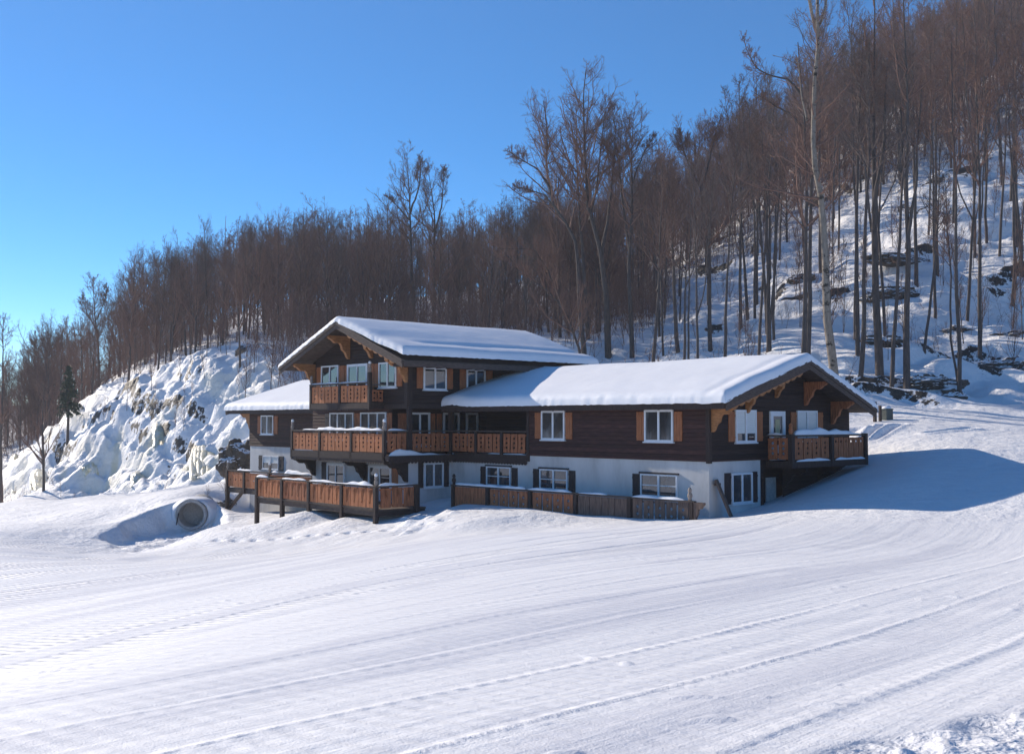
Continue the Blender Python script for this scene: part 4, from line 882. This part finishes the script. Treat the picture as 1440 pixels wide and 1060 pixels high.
named('bare_tree','tallest grey hardwood of the clump behind the roofs, its top above all its neighbours',86,
 [([(856,505),(851,412),(843,345),(827,296),(822,204),(820,134),(824,98)],.30,.03),([(846,360),(856,300),(860,258),(864,184),(861,150)],.15,.02),([(829,310),(838,270),(846,200),(852,140)],.1,.02)],304,cs=.48,l1=.27,n=(34,12,8),up=.12,rm=(.016,.009,.006))
named('bare_tree','straight thin-topped hardwood close behind the tallest tree of the clump',90,
 [([(828,500),(822,400),(814,308),(810,204),(810,150)],.22,.02)],305,n=(36,11,7),cs=.5,l1=.24)
named('bare_tree','hardwood with a V-shaped fork at the right of the clump behind the roofs',85,
 [([(889,505),(885,370),(891,275),(889,225),(891,160)],.22,.02),([(886,360),(878,300),(872,235),(874,170)],.12,.02),([(889,260),(905,215),(920,190)],.07,.02)],306,cs=.52,l1=.27,n=(34,12,8),up=.12,rm=(.016,.009,.006))
named('bare_tree','slim dark hardwood standing alone above the middle of the right roof',80,[([(953,505),(947,412),(945,304),(938,230)],.19,.02)],307,n=(34,11,7),cs=.5,l1=.3)
named('bare_tree','hardwood with a broad fan-shaped crown against the sky, between the roof clump and the birch',82,
 [([(999,505),(995,350),(986,270),(975,192)],.20,.02),([(986,270),(1000,215),(1010,170)],.09,.02),([(984,262),(965,220),(955,185)],.08,.02)],308,cs=.5,l1=.36)
named('bare_tree','bent grey hardwood hanging over toward the tall roof from the right',80,
 [([(818,500),(795,440),(770,410),(735,385),(700,345)],.13,.02),([(790,432),(770,380),(750,350),(700,350)],.08,.02)],309,cs=.2,l1=.34)
named('bare_tree','pair-topped hardwood poking above the treeline over the tall roof, left one',112,[([(585,500),(579,373),(576,280),(572,214)],.26,.02),([(577,310),(555,285),(542,275)],.1,.02),([(577,300),(590,260),(592,218)],.12,.02)],310,cs=.5,l1=.26)
named('bare_tree','dark-trunked hardwood poking above the treeline over the tall roof, right one',112,[([(612,500),(610,373),(611,301),(602,238)],.28,.02),([(611,330),(622,280),(624,235)],.12,.02)],311,cs=.5,l1=.26)
named('bare_tree','round-crowned lone hardwood on the skyline at the far left',140,[([(68,620),(68,560),(67,500),(66,452)],.2,.02),([(67,540),(52,500),(46,470)],.09,.02),([(67,535),(82,500),(88,470)],.09,.02)],312,cs=.35,l1=.45)
named('bare_tree','tall open-crowned hardwood breaking the left skyline above the dark slope',132,[([(140,560),(138,480),(134,440),(130,394)],.2,.02),([(138,470),(122,440),(115,415)],.09,.02),([(136,450),(148,420),(150,400)],.08,.02)],313,cs=.35,l1=.34)
named('bare_tree','thin dark tree in front of the ice cliff with short twiggy side branches',97,[([(62,700),(61,640),(60,590),(62,540)],.15,.03),([(60,640),(50,610),(46,590)],.05,.015)],314,n=(16,7,5),cs=.3,l1=.34)
named('bare_tree','tall straight trunk at the extreme left edge before the ice cliff',100,[([(3,705),(2,620),(4,540),(5,450)],.2,.03)],315,n=(30,10,6),cs=.45,l1=.2)
bp=[('dark twin-trunked hardwood above the right roof, left of the birch',1081,500,74,[[(1081,500),(1078,380),(1076,280),(1070,170)],[(1081,470),(1092,370),(1096,270),(1100,180)]],.24),
 ('thin leaning trunk just right of the birch base',1209,531,None,[[(1209,531),(1214,450),(1213,330),(1220,200),(1222,60)]],.2),
 ('thick dark grey trunk beyond the peak of the right gable',1237,529,None,[[(1237,529),(1230,430),(1228,300),(1226,150),(1230,-20)],[(1228,300),(1242,200),(1248,90)]],.34),
 ('slender leaning trunk left of the thick dark grey tree nearest the ski run',1253,545,None,[[(1253,545),(1258,450),(1264,350),(1268,220),(1262,80)]],.17),
 ('thick dark straight trunk nearest the ski run, right of the gable',1275,547,None,[[(1275,547),(1276,430),(1274,300),(1276,160),(1270,-10)],[(1275,350),(1290,240),(1296,120)]],.27),
 ('thin S-curved trunk uphill from the dark rock band',1300,502,None,[[(1300,502),(1308,440),(1315,380),(1318,300),(1322,200)]],.13),
 ('pale slim trunk with a second stem standing at the dark rock by the ski run',1349,560,None,[[(1349,560),(1349,450),(1346,330),(1340,200),(1338,60)],[(1347,540),(1338,480),(1336,380),(1330,260)]],.17),
 ('dark trunk near the right edge halfway up the snowy slope',1424,433,None,[[(1424,433),(1424,330),(1420,220),(1416,80)]],.18),
 ('dark pair of trunks high at the right edge of the slope',1437,392,None,[[(1437,392),(1430,280),(1420,160)],[(1436,380),(1440,270),(1446,160)]],.2),
 ('slim trunk high on the slope left of the right edge pair',1387,342,None,[[(1387,342),(1386,250),(1384,140)]],.17),
 ('thin twin stems standing in open snow in the middle of the right slope',1371,365,None,[[(1371,365),(1368,280),(1366,170)],[(1371,360),(1378,280),(1384,200)]],.15)]
for i,(lab,bx,by,Y,gs,r) in enumerate(bp):
    if Y is None: Y=float(hit(bx,by,60.)[1])
    named('bare_tree',lab,Y,[(g,r*.85 if j==0 else r*.45,.03) for j,g in enumerate(gs)],320+i,n=(20,9,6) if len(gs)>1 else (28,10,6),cs=.58,l1=.17,jag=.07,twigm=('twig','twig_grey')[i%2])
# conifer on the left
def conifer(px,py,top,Y,label):
    b=at(px,py,Y); z=gz(b[0],b[1]); b=np.array([b[0],b[1],z]); H=at(px,top,Y)[2]-z; rg=np.random.default_rng(5)
    t=thing('conifer_tree',label,'tree',b); tv,tf=tubes(np.array([[[0,0,-.5],[.05,0,H*.5],[0,.05,H]]]),np.array([[.16,.11,.02]]),6); ob('trunk',npmesh('trunk',tv,tf,M['bark'],True),t)
    V=[];Fc=[]
    for h in np.linspace(.42,.99,26):
        for k in range(5):
            if rg.random()<.25: continue
            a=rg.uniform(0,6.28); L=(1.02-h)*H*.28*rg.uniform(.5,1.15)+.15; d=np.array([math.cos(a),math.sin(a),-.18]); p0=np.array([0,0,h*H])
            for j in range(int(26*L)+6):
                s=rg.uniform(.15,1); c=p0+d*L*s+np.array([0,0,-.10*s*s*L])+rg.normal(size=3)*.07; u=nrm(rg.normal(size=3)); w=nrm(np.cross(u,rg.normal(size=3))); l=.16; q=.05
                n=len(V); V+=[c-u*l-w*q,c+u*l-w*q*.3,c+u*l+w*q*.3,c-u*l+w*q]; Fc.append((n,n+1,n+2,n+3))
    ob('crown',npmesh('crown',np.array(V),np.array(Fc),M['needle'],False),t)
conifer(95,612,515,108,'only dark green conifer, standing among the bare trees above the ice cliff at left')
# ---- the stands
stand(60,(880,1470),(66,118),lambda X:(12.5,16.5) if X<1030 else (16,21) if X<1120 else (19,25),'bare grey-brown hardwood in the open stand on the snowy slope at the right','hardwoods on the right-hand slope',TALL,11,lambda X,Y,x,z,h,c:h>.5 and not(X>1215 and Y<71),2.0,22.)
stand(70,(430,890),(90,128),lambda X:(9.5,13.5) if X<760 else (11.5,15.5),'bare reddish-brown hardwood packed close together on the slope behind the chalet roofs','hardwoods behind the roofs',PROTO,12,lambda X,Y,x,z,h,c:True,1.7,16.,.8)
stand(66,(70,440),(94,140),(9.5,14),'bare dark hardwood in the dense stand above the ice cliff left of the chalet','hardwoods above the ice cliff',PROTO,13,lambda X,Y,x,z,h,c:c<.8 and z>-2,1.6,16.,.75)
stand(22,(-30,75),(112,160),(9,13),'bare dark hardwood in the low wood beyond the left end of the ice cliff','hardwoods at the far left',PROTO,14,lambda X,Y,x,z,h,c:c<.3,2.0)
stand(30,(1020,1450),(66,100),(5,9),'thin bare sapling scattered in open snow on the right slope','saplings on the right slope',SLIM,15,lambda X,Y,x,z,h,c:h>.5 and not(X>1240 and Y<68),1.2,10.,.8,'sapling')
stand(48,(60,430),(88,114),(2.5,7),'thin bare sapling rooted on top of the ice cliff','saplings on the ice cliff',SLIM,16,lambda X,Y,x,z,h,c:z>-1,1.2,10.,.9,'sapling')
stand(40,(900,1470),(112,146),(11,15),'bare bushy-crowned hardwood high on the right slope behind the open stand','hardwoods high on the right slope',PROTO,17,lambda X,Y,x,z,h,c:True,2.0)
# ---- far wood: one mass nobody could count
def far_wood():
    rg=np.random.default_rng(77); low=[]
    for i in range(6):
        g=np.random.default_rng(400+i); (tv,tf),(cv,cf)=bare(g,proto_leaders(g,16.,g.uniform(.14,.2),i%3),n=((30,9,6),(20,9,6),(15,9,6))[i%3],cs=.15,l1=.36,up=.1,rm=(.022,.014,.010))
        low.append((np.vstack([tv,cv]),np.vstack([tf,cf+len(tv)])))
    N=9000; X=rg.uniform(-160,1600,N); Y=np.sqrt(rg.uniform(112**2,215**2,N)); x=(X-720)/F*Y; z,s,_,_=masks(x,Y); rl=relief(x,Y,z,s)
    zz=z+rl[0]; V=[];Fc=[];o=0;k=0; pts=[]
    for i in range(N):
        if k>=470: break
        if pts and min((x[i]-a)**2+(Y[i]-b)**2 for a,b in pts)<2.7**2: continue
        if rl[2][i]>.25: continue
        pts.append((x[i],Y[i])); k+=1; v,f=low[rg.integers(6)]; H=rg.uniform(12.5,16.5) if X[i]>850 else rg.uniform(11,14.5) if X[i]>300 else rg.uniform(9.5,13); sc=H/16; a=rg.uniform(0,6.28); w=sc*rg.uniform(.85,1.15)
        q=np.stack([(v[:,0]*math.cos(a)-v[:,1]*math.sin(a))*w+x[i],(v[:,0]*math.sin(a)+v[:,1]*math.cos(a))*w+Y[i],v[:,2]*sc+zz[i]-.2],1).astype(np.float32)
        V.append(q); Fc.append(f+o); o+=len(v)
    o_=ob('far_woodland',npmesh('far_woodland',np.vstack(V),np.vstack(Fc),M['twig'],False)); tag(o_,'dense bare woodland covering the ridge behind','woodland',kind='stuff')
far_wood()
def brush():
    rg=np.random.default_rng(88); N=11000; X=rg.uniform(-20,1470,N); Y=np.sqrt(rg.uniform(64**2,165**2,N)); x=(X-720)/F*Y; z,s,_,_=masks(x,Y); rl,hill,cl,*_=relief(x,Y,z,s); zz=z+rl
    back=(Y>90)&(X>330)&(X<930)|(Y>116)
    kp=(hill>.6)&(cl<.55)&~((X>1215)&(Y<71))&((rg.random(N)<.28)|back); x,Y,zz,back=x[kp],Y[kp],zz[kp],back[kp]; n=len(x); h=rg.uniform(.8,2.8,n)*np.where(back,np.where(x<-22,1.6,2.2),1)
    P=np.empty((n,4,3)); P[:,0]=np.stack([x,Y,zz-.2],1); d=nrm(np.stack([rg.normal(size=n)*.2,rg.normal(size=n)*.2,np.ones(n)],1))
    for j in range(1,4): d=nrm(d+rg.normal(size=d.shape)*.12); P[:,j]=P[:,j-1]+d*(h/3)[:,None]
    Rd=np.linspace(.018,.007,4)[None]*np.where(back,1.5,1)[:,None]; c,r=children(rg,P,Rd,9,.12,1,(25,60),.42,3,.14,.15,.010,.006); c2,r2=children(rg,c,r,3,.2,1,(25,60),.5,2,.1,.15,.010,.005)
    v1,f1=tubes(P,Rd,3); v2,f2=tubes(c,r,3); v3,f3=tubes(c2,r2,3)
    n2=1300; X=rg.uniform(380,940,n2); Y=np.sqrt(rg.uniform(86**2,128**2,n2)); x=(X-720)/F*Y; z=ground_z(x,Y); h=rg.uniform(2.5,6.5,n2)
    P=np.empty((n2,4,3)); P[:,0]=np.stack([x,Y,z-.2],1); d=nrm(np.stack([rg.normal(size=n2)*.16,rg.normal(size=n2)*.16,np.ones(n2)],1))
    for j in range(1,4): d=nrm(d+rg.normal(size=d.shape)*.12); P[:,j]=P[:,j-1]+d*(h/3)[:,None]
    Rd=np.linspace(.026,.008,4)[None]*np.ones((n2,1)); c,r=children(rg,P,Rd,13,.06,1,(25,60),.40,3,.14,.15,.010,.008); c2,r2=children(rg,c,r,4,.2,1,(25,60),.5,2,.1,.15,.010,.006)
    for a_,b_ in ((P,Rd),(c,r),(c2,r2)):
        v,f=tubes(a_,b_,3); f3=np.vstack([f3,f+len(v3)+0]); v3=np.vstack([v3,v])
    o=ob('underbrush',npmesh('underbrush',np.vstack([v1,v2,v3]),np.vstack([f1,f2+len(v1),f3+len(v1)+len(v2)]),M['twig'],False)); tag(o,'thin bare brush stems poking through the hillside snow','brush',kind='stuff')
brush()

# ------------------------------------------------------------------ thin haze volume, added to lift the blacks
def haze():
    k=MB(); T=lambda a,d,z:(a,d,z); k.box(T,-300,300,-25,300,-40,125); m=bpy.data.materials.new('added_haze'); m.use_nodes=True; nt=m.node_tree; nt.nodes.remove(nt.nodes['Principled BSDF'])
    v=nt.nodes.new('ShaderNodeVolumePrincipled'); v.inputs['Density'].default_value=HAZE; v.inputs['Color'].default_value=(.80,.87,1,1); v.inputs['Anisotropy'].default_value=.2
    nt.links.new(v.outputs[0],nt.nodes['Material Output'].inputs['Volume']); o=k.build('haze',m); tag(o,'thin haze added to lift the dark tones','haze',kind='stuff')
HAZE=.00045
haze()
# ------------------------------------------------------------------ camera, light, sky
cam=bpy.data.cameras.new('camera'); cam.lens=37.5; cam.sensor_width=36; cam.clip_end=3000; cam.clip_start=.1
co=bpy.data.objects.new('camera',cam); COL.objects.link(co); co.location=(0,0,0); co.rotation_euler=(R(90)+TH,0,0); SC.camera=co
EL=R(25.5); sh=.978*DL+.208*np.cross(DL,(0,0,1))*1.0
nf=np.array([-math.sin(GA),-math.cos(GA),0]); a=R(7.0); sh=math.cos(a)*DL+math.sin(a)*nf; sh/=np.linalg.norm(sh)
sd=np.array([sh[0]*math.cos(EL),sh[1]*math.cos(EL),math.sin(EL)])
from mathutils import Vector
L=bpy.data.lights.new('sun','SUN'); L.energy=5; L.angle=R(.5); L.color=(1,.885,.745)
lo=bpy.data.objects.new('sun',L); COL.objects.link(lo); lo.rotation_euler=Vector((-sd[0],-sd[1],-sd[2])).to_track_quat('-Z','Y').to_euler(); lo.location=(-40,20,60)
w=bpy.data.worlds.new('World'); SC.world=w; w.use_nodes=True; nt=w.node_tree
sk=nt.nodes.new('ShaderNodeTexSky'); sk.sky_type='NISHITA'; sk.sun_disc=False; sk.sun_elevation=EL; sk.sun_rotation=math.atan2(sh[0],sh[1])
sk.altitude=3000; sk.air_density=1.0; sk.dust_density=.0; sk.ozone_density=3.4
hs=nt.nodes.new('ShaderNodeHueSaturation'); hs.inputs['Saturation'].default_value=1.28; nt.links.new(sk.outputs[0],hs.inputs['Color']); nt.links.new(hs.outputs[0],nt.nodes['Background'].inputs[0]); nt.nodes['Background'].inputs[1].default_value=.128
vs=SC.view_settings; vs.view_transform='Standard'; vs.look='None'; vs.exposure=.33; vs.gamma=1
